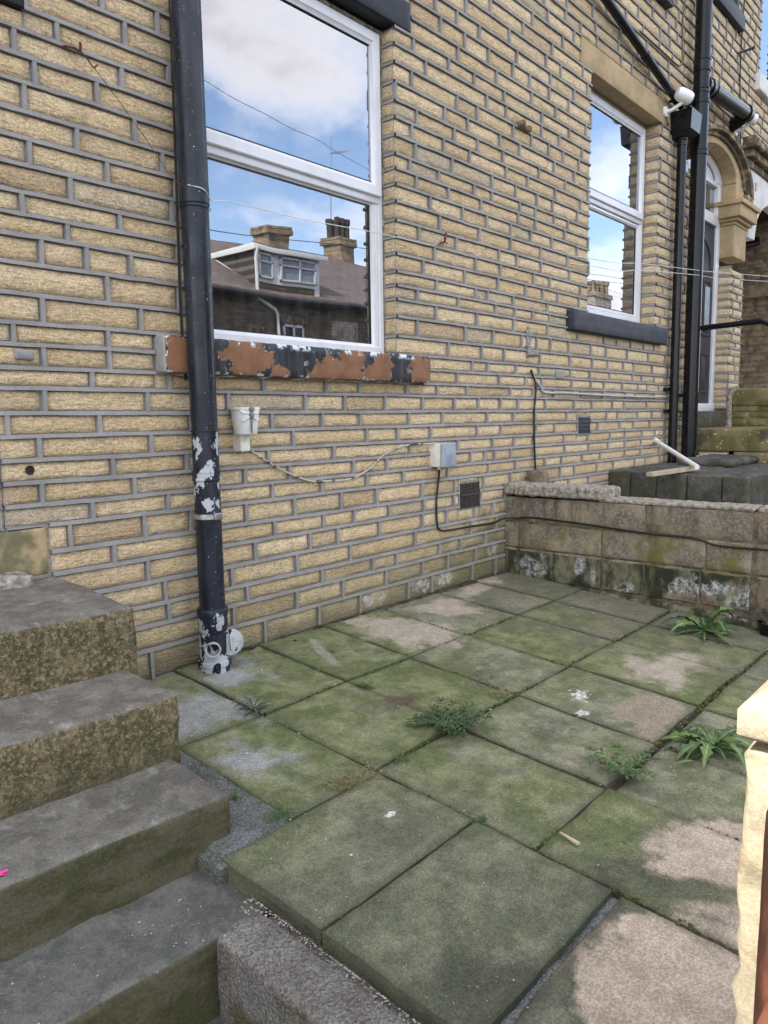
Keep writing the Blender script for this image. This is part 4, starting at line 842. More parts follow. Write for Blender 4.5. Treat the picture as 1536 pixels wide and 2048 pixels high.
def flag(m, x0, x1, y0, y1, dz=0.0, gap=0.004, corner=None, thick=0.05, tx=0.0, ty=0.0, rough=1.0):
    """one flagstone; y0 nearer the house (greater), y1 nearer the camera; the grid's arrises are worn"""
    a = (x0+gap, x1-gap, y1+gap, y0-gap); se = rs.uniform(0, 99); t1, t2 = rs.random(), rs.random()
    nx = max(6, int((a[1]-a[0])/0.028)); ny = max(6, int((a[3]-a[2])/0.028))
    us = [0, 0.08/nx, 0.3/nx]+[i/nx for i in range(1, nx)]+[1-0.3/nx, 1-0.08/nx, 1]; vs = [0, 0.08/ny, 0.3/ny]+[i/ny for i in range(1, ny)]+[1-0.3/ny, 1-0.08/ny, 1]
    W_, H_ = a[1]-a[0], a[3]-a[2]; idx = []
    for u in us:
        row = []
        for v in vs:
            e = min(min(u, 1-u)*W_, min(v, 1-v)*H_); x = a[0]+u*W_; y = a[2]+v*H_
            jx = 0.006*mn.noise(Vector((se, y*7, 1)))+0.0025*mn.noise(Vector((se, y*40, 1))); jy = 0.006*mn.noise(Vector((x*7, se, 2)))+0.0025*mn.noise(Vector((x*40, se, 2)))
            k = max(0, 1-e/0.03)
            z = pz(y)+dz+tx*(u-.5)+ty*(v-.5)+0.0016*rough*mn.noise(Vector((x*6, y*6, se)))+0.0012*mn.noise(Vector((x*30, y*30, se)))-0.005*max(0, 1-e/0.008)**2
            if corner:                                  # a worn-off corner
                cx = a[0] if corner[0] < 0 else a[1]; cy = a[2] if corner[1] < 0 else a[3]; dd = math.hypot(x-cx, y-cy)
            row.append(m.V((x+jx*k, y+jy*k, z), (t1, t2, 0.8*max(0, 1-e/(0.018+0.012*mn.noise(Vector((x*9, y*9, se))))))))
        idx.append(row)
    A, B = len(us), len(vs)
    for i in range(A-1):
        for j in range(B-1): m.Fc(idx[i][j], idx[i+1][j], idx[i+1][j+1], idx[i][j+1])
    loop = [idx[i][0] for i in range(A)]+[idx[A-1][j] for j in range(1, B)]+[idx[i][B-1] for i in range(A-2, -1, -1)]+[idx[0][j] for j in range(B-2, 0, -1)]
    lo = [m.V((m.v[q][0], m.v[q][1], m.v[q][2]-thick), (t1, t2, 0.6)) for q in loop]
    for i in range(len(loop)): j = (i+1) % len(loop); m.Fc(loop[i], lo[i], lo[j], loop[j])
m = MB()
CX = [1.50, 1.90, 2.27, 2.665, 3.10, 3.46, 3.82]
CY = [-0.012, -0.52, -1.02, -1.54, -2.06, -2.2]
GAPS = {(2, 3): 0.012, (3, 3): 0.011}
for i in range(6):
    for j in range(5):
        gp = 0.0035
        y0, y1 = CY[j], CY[j+1]
        if i >= 1 and j == 3: y0 -= 0.002+0.007*(i in (1, 2))
        flag(m, CX[i]+rs.uniform(-.004, .004), CX[i+1]+rs.uniform(-.004, .004), y0+rs.uniform(-.003, .003), y1+rs.uniform(-.003, .003)+(0.008 if j == 2 and i in (2, 3) else 0), dz=rs.uniform(-.004, .003)-(0.007 if j == 3 and i in (1, 2) else 0), gap=gp+(.0015 if j == 2 and i >= 1 else 0), ty=rs.uniform(-.006, .006), tx=rs.uniform(-.005, .005))
# the column next to the steps
flag(m, 1.17, 1.50, -0.52, -1.035, dz=-.002); flag(m, 0.95, 1.50, -1.035, -1.37, dz=0.0); flag(m, 0.95, 1.50, -1.37, -1.745, dz=.001, ty=.004); flag(m, 0.98, 1.50, -1.758, -2.2, dz=-.004, gap=.006)
flag(m, 1.14, 1.50, -0.02, -0.52, dz=-.004, gap=.004)
s = tag(m.build('patio', M['patio']), kind='structure')
m = MB()                                          # cement haunching round the pipe, between the steps and the flags
def lumpy(m, pts, dz, res=0.02, amp=0.006):
    x0 = min(p[0] for p in pts); x1 = max(p[0] for p in pts); y0 = min(p[1] for p in pts); y1 = max(p[1] for p in pts)
    nx = int((x1-x0)/res)+1; ny = int((y1-y0)/res)+1; g = {}
    for i in range(nx+1):
        for j in range(ny+1):
            x = x0+(x1-x0)*i/nx; y = y0+(y1-y0)*j/ny; e = min(x-x0, x1-x, y-y0, y1-y)
            g[i, j] = m.V((x, y, pz(y)+dz+amp*mn.noise(Vector((x*22, y*22, 3)))+amp*.5*mn.noise(Vector((x*70, y*70, 3)))-0.012*max(0, 1-e/0.02)))
    for i in range(nx):
        for j in range(ny): m.Fc(g[i, j], g[i+1, j], g[i+1, j+1], g[i, j+1])
lumpy(m, [(0.955, -1.045), (1.19, -0.75)], -0.006, amp=.003); lumpy(m, [(1.0, -0.78), (1.19, -0.5)], -0.004, amp=.003); lumpy(m, [(1.0, -.53), (1.16, -.01)], -.004)
lumpy(m, [(0.98, -1.775), (1.5, -1.735)], -0.014, res=.008, amp=.004); m.rbox((0.93, -1.06, -0.2), (0.99, -0.96, -0.088), 0.012, amp=.005, freq=30, res=.012)
tag(m.build('path', M['pathconc']), kind='structure')
# soil and grit gathered along the foot of the wall
m = MB(); lumpy(m, [(1.5, -0.045), (3.8, 0.004)], 0.004, amp=0.008); tag(m.build('dirt', M['soil']), kind='structure')

# ------------------------------------------------------------------ steps up to the door on the left
st = thing('stone_steps', (0.6, -0.6, -0.5), 'worn stone steps with mossy risers climbing to the wall at the left', 'steps')
def slab(x0, x1, yb, yf, zt, drop, slope=0.06, rot=0.085, r=0.016, amp=0.006, seed=1.0, res=0.022):
    def fn(p): k = (p.x-x1); return Vector((p.x, p.y-rot*k*(1 if p.y < yb-0.02 else 0.4), p.z+slope*p.y))
    m = MB(); m.rbox((x0, yf, zt-drop), (x1, yb, zt), r, amp=amp, freq=11, res=res, fn=fn, seed=seed); return m
for i, (x1, yb, yf, zt, dr) in enumerate(((1.085, -0.002, -0.494, 0.432, 0.22), (1.053, -0.30, -0.742, 0.2555, 0.20), (1.031, -0.60, -0.979, 0.0855, 0.19))):
    s = slab(-0.6, x1, yb, yf, zt, dr, seed=i*3.3+1, amp=0.0085 if i == 2 else 0.006).build('step', M['step'], st)
slab(-0.6, 0.965, -0.85, -1.195, -0.070, 0.20, seed=14, r=.014).build('step', M['step'], st)
slab(-0.6, 0.9, -1.0, -1.50, -0.245, 0.2, seed=18, r=.014).build('step', M['step'], st)
m = MB(); m.smooth = False; m.hexa([(-.5, -.9, -.62), (0.93, -.9, -.62), (0.93, 0, -.62), (-.5, 0, -.62), (-.5, -.9, -.15), (0.93, -.9, -.15), (0.93, 0, .22), (-.5, 0, .22)]); m.build('core', M['step'], st)
def kfn(p): return Vector((p.x, p.y, p.z+0.075*(p.y+1.2)))
k = MB(); k.rbox((0.80, -2.6, -0.45), (0.915, -1.215, -0.100), 0.014, amp=0.004, freq=20, res=0.018, fn=kfn, seed=5)
k = k.build('kerb_stone', M['kerb']); tag(k, 'rough concrete kerb edging running down beside the lowest steps', 'kerb')
m = MB(); lumpy(m, [(0.90, -2.2), (0.975, -1.21)], -0.042, res=.010, amp=.005); tag(m.build('gravel', M['kerb']), kind='structure')

# ------------------------------------------------------------------ low wall across the patio
lw = thing('low_wall', (3.9, -1.5, -0.2), 'low stained block wall closing the far end of the mossy patio', 'wall')
m = MB(); rw = random.Random(6); XW = 3.79
def wb(y0, y1, z0, z1, d=0.0, amp=0.004, t=None):
    m.tint = (rw.random() if t is None else t, rw.random(), 0)
    m.rbox((XW-d, y1+.003, z0+.003), (XW+0.16, y0-.003, z1-.003), 0.006, amp=amp, freq=12, res=0.03, seed=rw.uniform(0, 50))
for a, b, t in ((0, -0.33, .3), (-0.33, -0.86, .2), (-.86, -1.385, .9)): wb(a, b, 0.305, 0.455, t=t)
for a, b, t in ((0, -0.10, .3), (-0.10, -0.62, .1), (-.62, -1.17, .15), (-1.17, -1.385, .2)): wb(a, b, 0.152, 0.302, 0.002, t=t)
for a, b, t in ((0, -0.085, .3), (-0.105, -0.33, .3), (-.33, -.62, .5), (-.62, -.86, .5), (-.86, -1.15, .5), (-1.15, -1.38, .5)): wb(a, b, -0.03, 0.148, 0.004, 0.009, t)
for z0, z1, ys in ((0.305, .455, (-1.4, -2.0, -2.6)), (.152, .302, (-1.4, -1.7, -2.3, -2.6)), (-.03, .148, (-1.41, -2.0, -2.6))):
    for a, b in zip(ys, ys[1:]): wb(a, b, z0, z1, 0.0)
m.build('blockwork', M['lowwall'], lw)
m = MB(); m.hexa([(XW+.004, -2.6, -.3), (XW+.15, -2.6, -.3), (XW+.15, 0, -.3), (XW+.004, 0, -.3), (XW+.004, -2.6, .45), (XW+.15, -2.6, .45), (XW+.15, 0, .45), (XW+.004, 0, .45)]); m.smooth = False; m.build('joint_mortar', M['soot'], lw)
def plinth(p): return Vector((p.x-0.03*(1 if p.x < XW+.02 else 0)*max(0, min(1, (0.02-p.z)/0.1)), p.y, p.z))
m = MB(); m.rbox((XW-0.025, -2.6, -0.25), (XW+0.1, -0.01, -0.02), 0.012, amp=0.016, freq=11, res=0.025, fn=lambda p: Vector((p.x, p.y, p.z+0.03*p.y))); m.tint = (.5, .5, 0)
m.build('rough_footing', M['lowwall'], lw)
m = MB(); m.rbox((XW-0.02, -0.075, 0.468), (XW+0.19, -0.004, 0.532), 0.012, amp=0.008, freq=20, res=.015, seed=3)
m.rbox((XW-0.028, -0.645, 0.464), (XW+0.19, -0.08, 0.528), 0.012, amp=0.010, freq=24, res=.01, seed=8)
c_ = m.build('coping', M['rubble'], lw); c_['label'] = 'broken pale coping'
m = MB(); m.rbox((XW-0.004, -1.385, 0.452), (XW+0.165, -0.60, 0.474), 0.008, amp=0.007, freq=18, res=.02, seed=3); m.rbox((XW-0.004, -2.6, 0.452), (XW+0.165, -1.40, 0.478), 0.008, amp=0.007, freq=18, res=.02, seed=9)
m.build('bedding_mortar', M['rubble'], lw)
m = MB(); m.rbox((3.96, -0.13, 0.44), (4.13, -0.02, 0.60), 0.05, amp=0.006, freq=9, res=.02); tag(m.build('rounded_cap', M['soot']), 'small rounded brown cap poking up behind the broken coping, at the wall', 'stone')
# dark block platform behind
pf = thing('block_platform', (5.6, -0.5, 0), 'dark concrete block platform that carries the white pipe and the batten', 'platform')
m = MB(); 
for a, b in ((0, -.17), (-.17, -.36), (-.36, -.57), (-.57, -.80), (-.80, -.955)): m.rbox((5.19, b+.002, -0.3), (7.4, a-.002, 0.52-0.02*(-a)), 0.012, amp=0.007, freq=9, res=.04, seed=a*9)
m.build('blockwork', M['conc'], pf)
m = MB(); m.rbox((6.0, -0.62, 0.50), (7.2, -0.2, 0.57), 0.04, amp=0.02, freq=6, res=.04); m.build('cement_heap', M['conc'], pf)
m = MB(); a, b = HZ(1299, 949, .528), HZ(1393, 936, .54); a.x += .0
dr_ = (b-a).normalized(); sd_ = Vector((-dr_.y, dr_.x, 0))*0.024
m.hexa([a-sd_-Vector((0, 0, .012)), b-sd_-Vector((0, 0, .012)), b+sd_-Vector((0, 0, .012)), a+sd_-Vector((0, 0, .012)), a-sd_+Vector((0, 0, .014)), b-sd_+Vector((0, 0, .014)), b+sd_+Vector((0, 0, .014)), a+sd_+Vector((0, 0, .014))]); m.smooth = False
tag(m.build('batten', M['wood']), 'pale timber batten lying over the edge of the dark platform', 'batten')
m = MB(); m.tube([W(1312, 882, -.02), HZ(1394, 934, .56)], 0.017, 12); m.tube([W(1311, 880, -.02), W(1315, 883, -.022)], 0.02, 12)
tag(m.build('plastic_pipe', M['white']), 'white plastic pipe leaning from the platform to the stone wall', 'pipe')

# ------------------------------------------------------------------ neighbour's stair
ns = thing('door_steps', (7.4, -0.6, 0), 'lichen covered stone landing and side wall in front of the arched door', 'steps')
m = MB(); m.rbox((6.75, -1.3, 0.597), (7.86, -0.003, 0.79), 0.012, amp=.006, freq=9, res=.05); m.build('landing', M['lichen'], ns)
m = MB(); m.rbox((6.77, -0.34, 0.30), (7.8, -0.003, 0.590), 0.01, amp=.004, freq=9, res=.06); m.build('landing_base', M['conc'], ns)
m = MB(); rnd_ = random.Random(4)
def frs(u, z, d): return (6.765-d, -0.36+u, z)
walling(m, frs, 0, .355, .3, .592, [], zl=[.3, .44, .592], seed=3, lo=.12, hi=.2, hw=.006, dep=.003, res=.03); m.build('side_courses', [M['stone'], M['mortar']], ns, sharp=60)
m = MB(); m.rbox((6.74, -1.6, 0.40), (7.86, -0.40, 0.592), 0.012, amp=.006, freq=9, res=.05); m.build('lower_step', M['lichen'], ns)
m = MB(); m.rbox((7.86, -1.5, 1.0), (8.18, -0.012, 1.17), 0.02, amp=.01, freq=7, res=.05, fn=lambda p: Vector((p.x, p.y, p.z+.05*p.y))); m.build('parapet_cap', M['lichen'], ns)
m = MB(); f_ = lambda u, z, d: (7.88-d, -1.4+u, z); walling(m, f_, 0, 1.388, .79, 1.0, [], zl=[.79, .87, .93, 1.0], seed=5, lo=.12, hi=.3, hw=.006, dep=.003, res=.05); m.build('parapet_side', [M['lichen'], M['lichen']], ns, sharp=60)
m = MB(); m.tube(cr([(7.86, -.02, .79), (7.855, -.02, .95), (7.85, -.025, 1.1), (7.86, -.1, 1.17)]), .028, 10); m.build('mortar_fillet', M['rubble'], ns)
hr = thing('handrail', (6.8, -.4, .8), 'black tubular handrail beside the arched door', 'handrail')
a, b = XP(1398, 657, 6.8), XP(1522, 642, 6.8)
m = MB(); m.tube([a, b, b+Vector((0, -.03, -.01)), b+Vector((0, -0.9, -0.42))], 0.024, 12); m.build('rail', M['black'], hr)
m = MB(); q = b+Vector((0, -0.85, -0.4)); m.tube([q, (q.x, q.y, 0.55)], 0.02, 10); m.build('post', M['black'], hr)
m = MB(); m.lathe((a.x, a.y, a.z), (0, -1, 0), [(-.01, .04), (.012, .04), (.016, .03)], 16); m.build('wall_flange', M['black'], hr)

# ------------------------------------------------------------------ drainpipes
sp = thing('soil_pipe', (1.62, -0.1, -0.02), 'thick soil pipe of peeling black paint running past the window beside the steps', 'drainpipe')
def zz_(py, x=1.62, y=-.1): 
    lo, hi = -1.0, 5.0
    for _ in range(40):
        md = (lo+hi)/2; v = ROT.transposed() @ (Vector((x, y, md))-CP); p = PY-F*v.y/-v.z
        if p > py: lo = md
        else: hi = md
    return md
def xat(px, z, y=-.1): return 1.62
PXc = 1.618
m = MB(); m.lathe((PXc, -.1, 0), (0, 0, 1), [(zz_(1240), 0.0478), (zz_(1100), 0.0478), (zz_(940), 0.0478), (zz_(600), .0485), (zz_(400), 0.049), (4.6, 0.049)], 36, caps=False); m.build('pipe', M['pipe1'], sp)
m = MB(); m.lathe((PXc, -.1, 0), (0, 0, 1), [(zz_(412), .049), (zz_(410), .0525), (zz_(378), .053), (zz_(374), .0515), (3.0, .0515), (4.6, .0515)], 36, caps=False); m.build('upper_pipe', M['pipe1'], sp)
m = MB(); m.lathe((PXc, -.1, 0), (0, 0, 1), [(zz_(962), .048), (zz_(960), .0525), (zz_(957), .0525), (zz_(956), .051), (zz_(946), .051), (zz_(945), .0525), (zz_(941), .0525), (zz_(940), .048)], 36, caps=False); m.build('collar', M['pipe1'], sp)
m = MB(); m.lathe((PXc, -.1, 0), (0, 0, 1), [(zz_(1036), .0485), (zz_(1036), .0515), (zz_(1026), .0515), (zz_(1026), .0485)], 36, caps=False)
m.rbox((PXc-.012, -.158, zz_(1038)), (PXc+.02, -.147, zz_(1024)), .003); m.rbox((PXc+.045, -.1, zz_(1042)), (PXc+.06, 0.0, zz_(1022)), .003); m.build('bracket', M['steel'], sp)
m = MB(); m.lathe((PXc, -.1, 0), (0, 0, 1), [(zz_(1262), .049), (zz_(1258), .0535), (zz_(1228), .055), (zz_(1226), .0585), (zz_(1217), .0585), (zz_(1215), .0565), (zz_(1215)+.003, .048)], 36, caps=False); m.build('socket', M['pipe1'], sp)
m = MB(); m.lathe((PXc, -.1, 0), (0, 0, 1), [(zz_(1345)-.03, .06), (zz_(1328), .06), (zz_(1326), .064), (zz_(1318), .064), (zz_(1316), .058), (zz_(1300), .055), (zz_(1262), .0515)], 36, caps=False); m.build('access_junction', M['pipe1'], sp)
ax = Vector((-0.42, -.88, 0.14)).normalized(); cp_ = Vector((PXc+.05, -.125, zz_(1286)))
m = MB(); m.lathe(cp_, ax, [(-.05, .042), (.014, .045), (.016, .05), (.030, .05), (.034, .046)], 32); 
for k in range(16):
    t = 2*math.pi*k/16; u = ax.orthogonal().normalized(); w = ax.cross(u); q = cp_+(u*math.cos(t)+w*math.sin(t))*.0495+ax*.023; m.lathe(q-ax*.006, ax, [(0, .0028), (.012, .0028)], 6)
c2 = m.build('inspection_cap', M['splash'], sp)
m = MB(); u = Vector((1, 0.08, 0)).normalized(); w = ax.cross(u)
P_ = [cp_+ax*(.034+h)+u*a*.9+w*b for h, a, b in ((0, -.006, -.032), (0, .006, -.032), (0, .006, .032), (0, -.006, .032), (.012, -.004, -.03), (.012, .004, -.03), (.012, .004, .03), (.012, -.004, .03))]
m.hexa(P_); m.smooth = False; m.build('cap_grip', M['grey'], c2)
ax2 = Vector((-0.55, -0.8, 0.06)).normalized(); cp2 = Vector((PXc-.03, -.135, zz_(1288)))
m = MB(); m.lathe(cp2, ax2, [(-.02, .023), (.025, .023), (.026, .028), (.04, .028), (.04, .023), (.0, .021)], 24, caps=False); m.build('side_inlet', M['splash'], sp)
m = MB(); m.lathe(cp2, ax2, [(.005, .0), (.006, .0215)], 20, caps=False); m.build('inlet_hole', M['room'], sp)
# wires tied round it
for py, tl in ((418, .0), (862, .0)):
    m = MB(); z = zz_(py); m.tube([(PXc+.0545*math.cos(t), -.1+.0545*math.sin(t), z+tl*math.sin(t)) for t in [2*math.pi*i/28 for i in range(28)]], .0016, 6, closed=True)
    m.build('tie_wire', M['rubber'], sp)
# cable clipped behind it
m = MB(); m.tube(cr([W(340, 0, -.01), W(345, 130, -.012), W(352, 330, -.012), W(362, 620, -.02), W(372, 760, -.02)], 8), .006, 8); m.build('cable', M['rubber'], sp)

bp = thing('soil_pipe', (6.52, -0.1, 0.45), 'thicker glossy black drainpipe of the far pair, with the horizontal branch', 'drainpipe')
XQ, YQ, RQ = 6.52, -.11, .062
def zq(py, x=XQ, y=YQ): return zz_(py, x, y)
m = MB(); m.lathe((XQ, YQ, 0), (0, 0, 1), [(zq(948)-.05, RQ), (5.9, RQ)], 32, caps=False); m.build('pipe', M['black'], bp)
def coll(par, x, y, r, py0, py1, e=.007, name='collar', mat='black'):
    a, b = zz_(py1, x, y), zz_(py0, x, y); m = MB(); m.lathe((x, y, 0), (0, 0, 1), [(a, r), (a, r+e), (a+.012, r+e), (a+.016, r+e*.5), (b-.016, r+e*.5), (b-.012, r+e), (b, r+e), (b, r)], 32, caps=False); return m.build(name, M[mat], par)
coll(bp, XQ, YQ, RQ, 120, 145); coll(bp, XQ, YQ, RQ, 178, 188, .005); coll(bp, XQ, YQ, RQ, 300, 312, .008)
def brk(par, x, y, r, py, name='bracket'):
    z = zz_(py, x, y); m = MB(); m.lathe((x, y, z), (0, 0, 1), [(-.015, r+.001), (-.015, r+.006), (.015, r+.006), (.015, r+.001)], 28, caps=False)
    m.rbox((x-r-.03, -.03, z-.014), (x+r+.03, -.004, z+.014), .004); m.rbox((x-r-.02, y+.03, z-.012), (x-r+.004, -.01, z+.012), .003); return m.build(name, M['black'], par)
brk(bp, XQ, YQ, RQ, 790); brk(bp, XQ, YQ, RQ, 205)
m = MB(); m.lathe((XQ+.005, YQ-.045, zq(912)), (0, -1, 0), [(-.03, .05), (.022, .05), (.026, .046)], 24); m.build('access_cap', M['black'], bp)
m = MB(); m.lathe((XQ+.008, YQ-.072, zq(912)), (0, -1, 0), [(0, .008), (.004, .008)], 12); m.build('cap_screw', M['white'], bp)
z0b, z1b = 3.56, 3.655
m = MB(); m.tube([(XQ+.03, YQ-.01, z0b), (XQ+.30, YQ-.01, z0b+.02), (7.60, YQ-.02, 3.63)], .062, 24); m.build('branch_pipe', M['black'], bp)
m = MB(); m.tube([(XQ+.10, YQ-.01, z0b+.003), (XQ+.16, YQ-.01, z0b+.01)], .071, 24); m.tube([(XQ+.20, YQ-.01, z0b+.012), (XQ+.25, YQ-.01, z0b+.016)], .069, 24); m.build('branch_socket', M['black'], bp)
m = MB(); m.tube([(7.58, YQ-.02, 3.628), (7.66, YQ-.02, 3.636)], .073, 24); m.tube([(7.62, YQ+.01, 3.60), (7.62, 0.01, 3.55)], .06, 18); m.build('elbow', M['black'], bp)
tp = thing('downpipe', (6.25, -.07, .45), 'thin black downpipe under the square hopper, left of the thick drainpipe', 'drainpipe')
XT, YT, RT = 6.25, -.07, .036
m = MB(); m.lathe((XT, YT, 0), (0, 0, 1), [(zz_(945, XT, YT)-.05, RT), (3.12, RT)], 28, caps=False); m.build('pipe', M['black'], tp)
coll(tp, XT, YT, RT, 278, 292, .005); brk(tp, XT, YT, RT, 822); brk(tp, XT, YT, RT, 778)
m = MB(); hx0, hx1 = 6.165, 6.365; lo4 = [(6.20, -.11, 3.08), (6.32, -.11, 3.08), (6.32, -.01, 3.08), (6.20, -.01, 3.08)]; 
mid = [(hx0, -.165, 3.12), (hx1, -.165, 3.12), (hx1, -.005, 3.12), (hx0, -.005, 3.12)]; up = [(hx0-.01, -.175, 3.265), (hx1+.01, -.175, 3.265), (hx1+.01, -.005, 3.265), (hx0-.01, -.005, 3.265)]
inn = [(hx0, -.165, 3.265), (hx1, -.165, 3.265), (hx1, -.02, 3.265), (hx0, -.02, 3.265)]; inl = [(hx0+.01, -.15, 3.15), (hx1-.01, -.15, 3.15), (hx1-.01, -.02, 3.15), (hx0+.01, -.02, 3.15)]
L_ = [[m.V(p) for p in q] for q in (lo4, mid, up, inn, inl)]
for A, B in zip(L_, L_[1:]):
    for k in range(4): m.Fc(A[k], A[(k+1) % 4], B[(k+1) % 4], B[k])
m.Fc(*L_[0]); m.Fc(*L_[-1]); m.smooth = False; m.build('hopper_head', M['black'], tp)
dp = thing('waste_pipe', (5.5, -.06, 3.4), 'black waste pipe running slantwise down the wall into the hopper', 'drainpipe')
e0, e1 = W(1209, -6, -.06), W(1362, 212, -.06); dd = (e1-e0)
m = MB(); m.tube([e0-dd*1.3, e1], .03, 20); m.build('pipe', M['black'], dp)
m = MB(); 
c0 = e0+dd*.5; m.tube([c0-dd.normalized()*.03, c0+dd.normalized()*.03], .034, 18); m.build('coupling', M['black'], dp)
m = MB(); q = e0+dd*.93; m.tube([q, (q.x, 0, q.z)], .012, 8); m.tube([q-dd.normalized()*.012, q+dd.normalized()*.012], .036, 18); m.build('bracket', M['black'], dp)

# ------------------------------------------------------------------ cameras on the wall
def cctv(px, py, look, label, y=-.1):
    c = W(px, py, y); t = thing('security_camera', (c.x, 0, c.z), label, 'camera', 'white security cameras on the stone wall'); look = Vector(look).normalized()
    m = MB(); m.lathe(c, look, [(-.07, .015), (-.065, .035), (-.05, .046), (-.02, .051), (.04, .051), (.058, .045), (.062, .04)], 28); m.build('housing', M['white'], t)
    m = MB(); m.lathe(c+look*.0615, look, [(0, .034), (.004, .034), (.0045, .0)], 24, caps=False); m.build('lens', M['black'], t)
    m = MB(); m.lathe((c.x-.03, -.001, c.z-.09), (0, -1, 0), [(0, .04), (.02, .04), (.025, .035)], 24); m.tube([(c.x-.03, -.02, c.z-.09), (c.x-.02, -.06, c.z-.085), c-Vector((0, 0, .04))], .014, 12); m.build('mount', M['white'], t)
    m = MB(); m.tube(cr([(c.x-.03, -.02, c.z-.12), (c.x-.05, -.04, c.z-.2), (c.x+.02, -.02, c.z-.16)]), .005, 6); m.build('lead', M['rubber'], t)
cctv(1368, 192, (0.75, -.55, -.35), 'white security camera above the black hopper, between slanting and thick pipes', -.14)
cctv(1500, 238, (0.45, -.8, -.25), 'white security camera at the end of the horizontal branch pipe', -.13)

# ------------------------------------------------------------------ small things on the wall
m = MB(); p = W(466, 893, 0); 
m.rbox((p.x-.002, -.055, 0.80), (p.x+.045, -.0, 0.885), .006, amp=.003, freq=40, res=.008); tag(m.build('cable_box', M['cream']), 'small peeling white cable box fixed under the dragonfly pot', 'box')
pot = thing('wall_pot', (1.83, -.07, .87), 'small white pot with a grey dragonfly hung on the wall near the pipe', 'pot')
cx_, cy_, zb_, zt_ = 1.838, -.058, .868, .972
m = MB(); m.lathe((cx_, cy_, 0), (0, 0, 1), [(zb_, .0), (zb_, .043), (zb_+.004, .045), (zb_+.05, .0505), (zt_-.012, .055), (zt_-.010, .059), (zt_-.001, .0595), (zt_, .057), (zt_-.003, .053), (zt_-.05, .047), (zb_+.01, .04), (zb_+.01, 0)], 40, caps=False); m.build('cup', M['potstone'], pot)
fo = Vector((-0.22, -0.975, 0)).normalized(); sd2 = Vector((0.975, -.22, 0)).normalized()
o_ = Vector((cx_, cy_, zt_-.012))+fo*.058
m = MB(); m.lathe(o_+Vector((0, 0, .004)), (0, 0, 1), [(-.011, .0), (-.009, .007), (-.004, .0105), (0, .0115), (.005, .0105), (.009, .006), (.011, 0)], 20, caps=False)
m.lathe(o_+Vector((0, 0, -.018)), (0, 0, 1), [(-.013, .0), (-.010, .006), (-.004, .009), (0, .0095), (.005, .009), (.009, .005), (.011, 0)], 20, caps=False)
pr_ = []; 
for i in range(15): pr_ += [(-.030-i*.0040, .0052-i*.00008), (-.032-i*.0040, .0040-i*.00008)]
m.lathe(o_-fo*.003, (0, 0, 1), pr_, 14); dfb = m.build('dragonfly', M['dfly'], pot)
m = MB()
for sg in (-1, 1):
    for (L, a, z) in ((.046, .22, -.010), (.040, -.32, -.024)):
        if sg > 0: L *= .72
        pts = []
        for i in range(17):
            t = 2*math.pi*i/16; u = L*(0.5+0.5*math.cos(t)); v = .0095*math.sin(t)*(0.35+0.65*u/L)
            X = sg*(u*math.cos(a)-v*math.sin(a)*sg)+sg*.006; Z = u*math.sin(a)+v*math.cos(a)
            q = o_+sd2*X+Vector((0, 0, z+Z)); h = Vector((q.x-cx_, q.y-cy_, 0)); h = h.normalized()*(0.0575 if abs(X) < .03 else .061); pts.append(Vector((cx_+h.x, cy_+h.y, q.z)))
        m.tube(pts[:-1], .0016, 6, closed=True)
        ids = [m.V(q) for q in pts[:-1]]; m.Fc(*ids)
        m.tube([pts[8], (pts[8]+pts[0])/2, pts[0]], .0009, 5)
m.build('wing', M['potstone'], dfb)
jb = thing('junction_box', (3.09, -.03, .73), 'grey junction box with a blue grey lid beside the louvred vent', 'junction box')
m = MB(); m.rbox((3.065, -.075, .668), (3.185, -.0, .787), .005); m.build('box', M['cream'], jb)
m = MB(); m.rbox((3.063, -.088, .666), (3.187, -.076, .789), .004)
for a in (3.072, 3.178):
    for b in (.676, .779): m.lathe((a, -.088, b), (0, -1, 0), [(0, .004), (.002, .004)], 8)
m.build('lid', M['bluegrey'], jb)
m = MB(); m.lathe((3.10, -.04, .668), (0, 0, -1), [(0, .009), (.014, .009), (.015, .006)], 10); m.build('gland', M['cream'], jb)
def cable(name, pts, r, mat, label, cat='cable', k=8, n=8): 
    m = MB(); m.tube(cr(pts, k), r, n); return tag(m.build(name, M[mat]), label, cat)
o = -.016
cable('cable', [W(*p, o) for p in ((481, 893), (495, 896), (520, 914), (560, 938), (600, 956), (628, 963), (660, 962), (700, 958), (735, 940), (765, 912), (792, 897), (822, 889), (850, 888))]+[Vector((3.08, -.04, .79))], .0045, 'oldcable', 'pale painted cable sagging across the wall from dragonfly pot to junction box')
lwp = [XP(*p, XW-.010) for p in ((1030, 1037), (1062, 1035), (1120, 1042), (1200, 1053), (1300, 1068), (1390, 1078), (1440, 1092), (1536, 1100))]
cable('cable', [W(877, 925, -.035), W(878, 950, -.02), W(873, 1000, o), W(874, 1045, o), W(880, 1060, o), W(900, 1060, o), W(940, 1053, o), W(985, 1046, o)]+[Vector((3.74, -.03, .325))]+lwp, .0055, 'rubber', 'black cable dropping from the junction box and running along the low wall')
cable('cable', [W(1062, 740, o), W(1066, 752, o), W(1072, 775, -.02), W(1068, 830, -.02), W(1069, 890, -.02), W(1071, 950, -.02)], .006, 'rubber', 'black cable hanging straight down to the rounded cap')
cable('cable', [W(1072, 762, o), W(1082, 775, o), W(1090, 785, o), W(1130, 786, o), W(1180, 789, o), W(1240, 792, o), W(1300, 794, o), W(1345, 793, o)], .008, 'grey', 'grey cable clipped level along a joint toward the drainpipes')
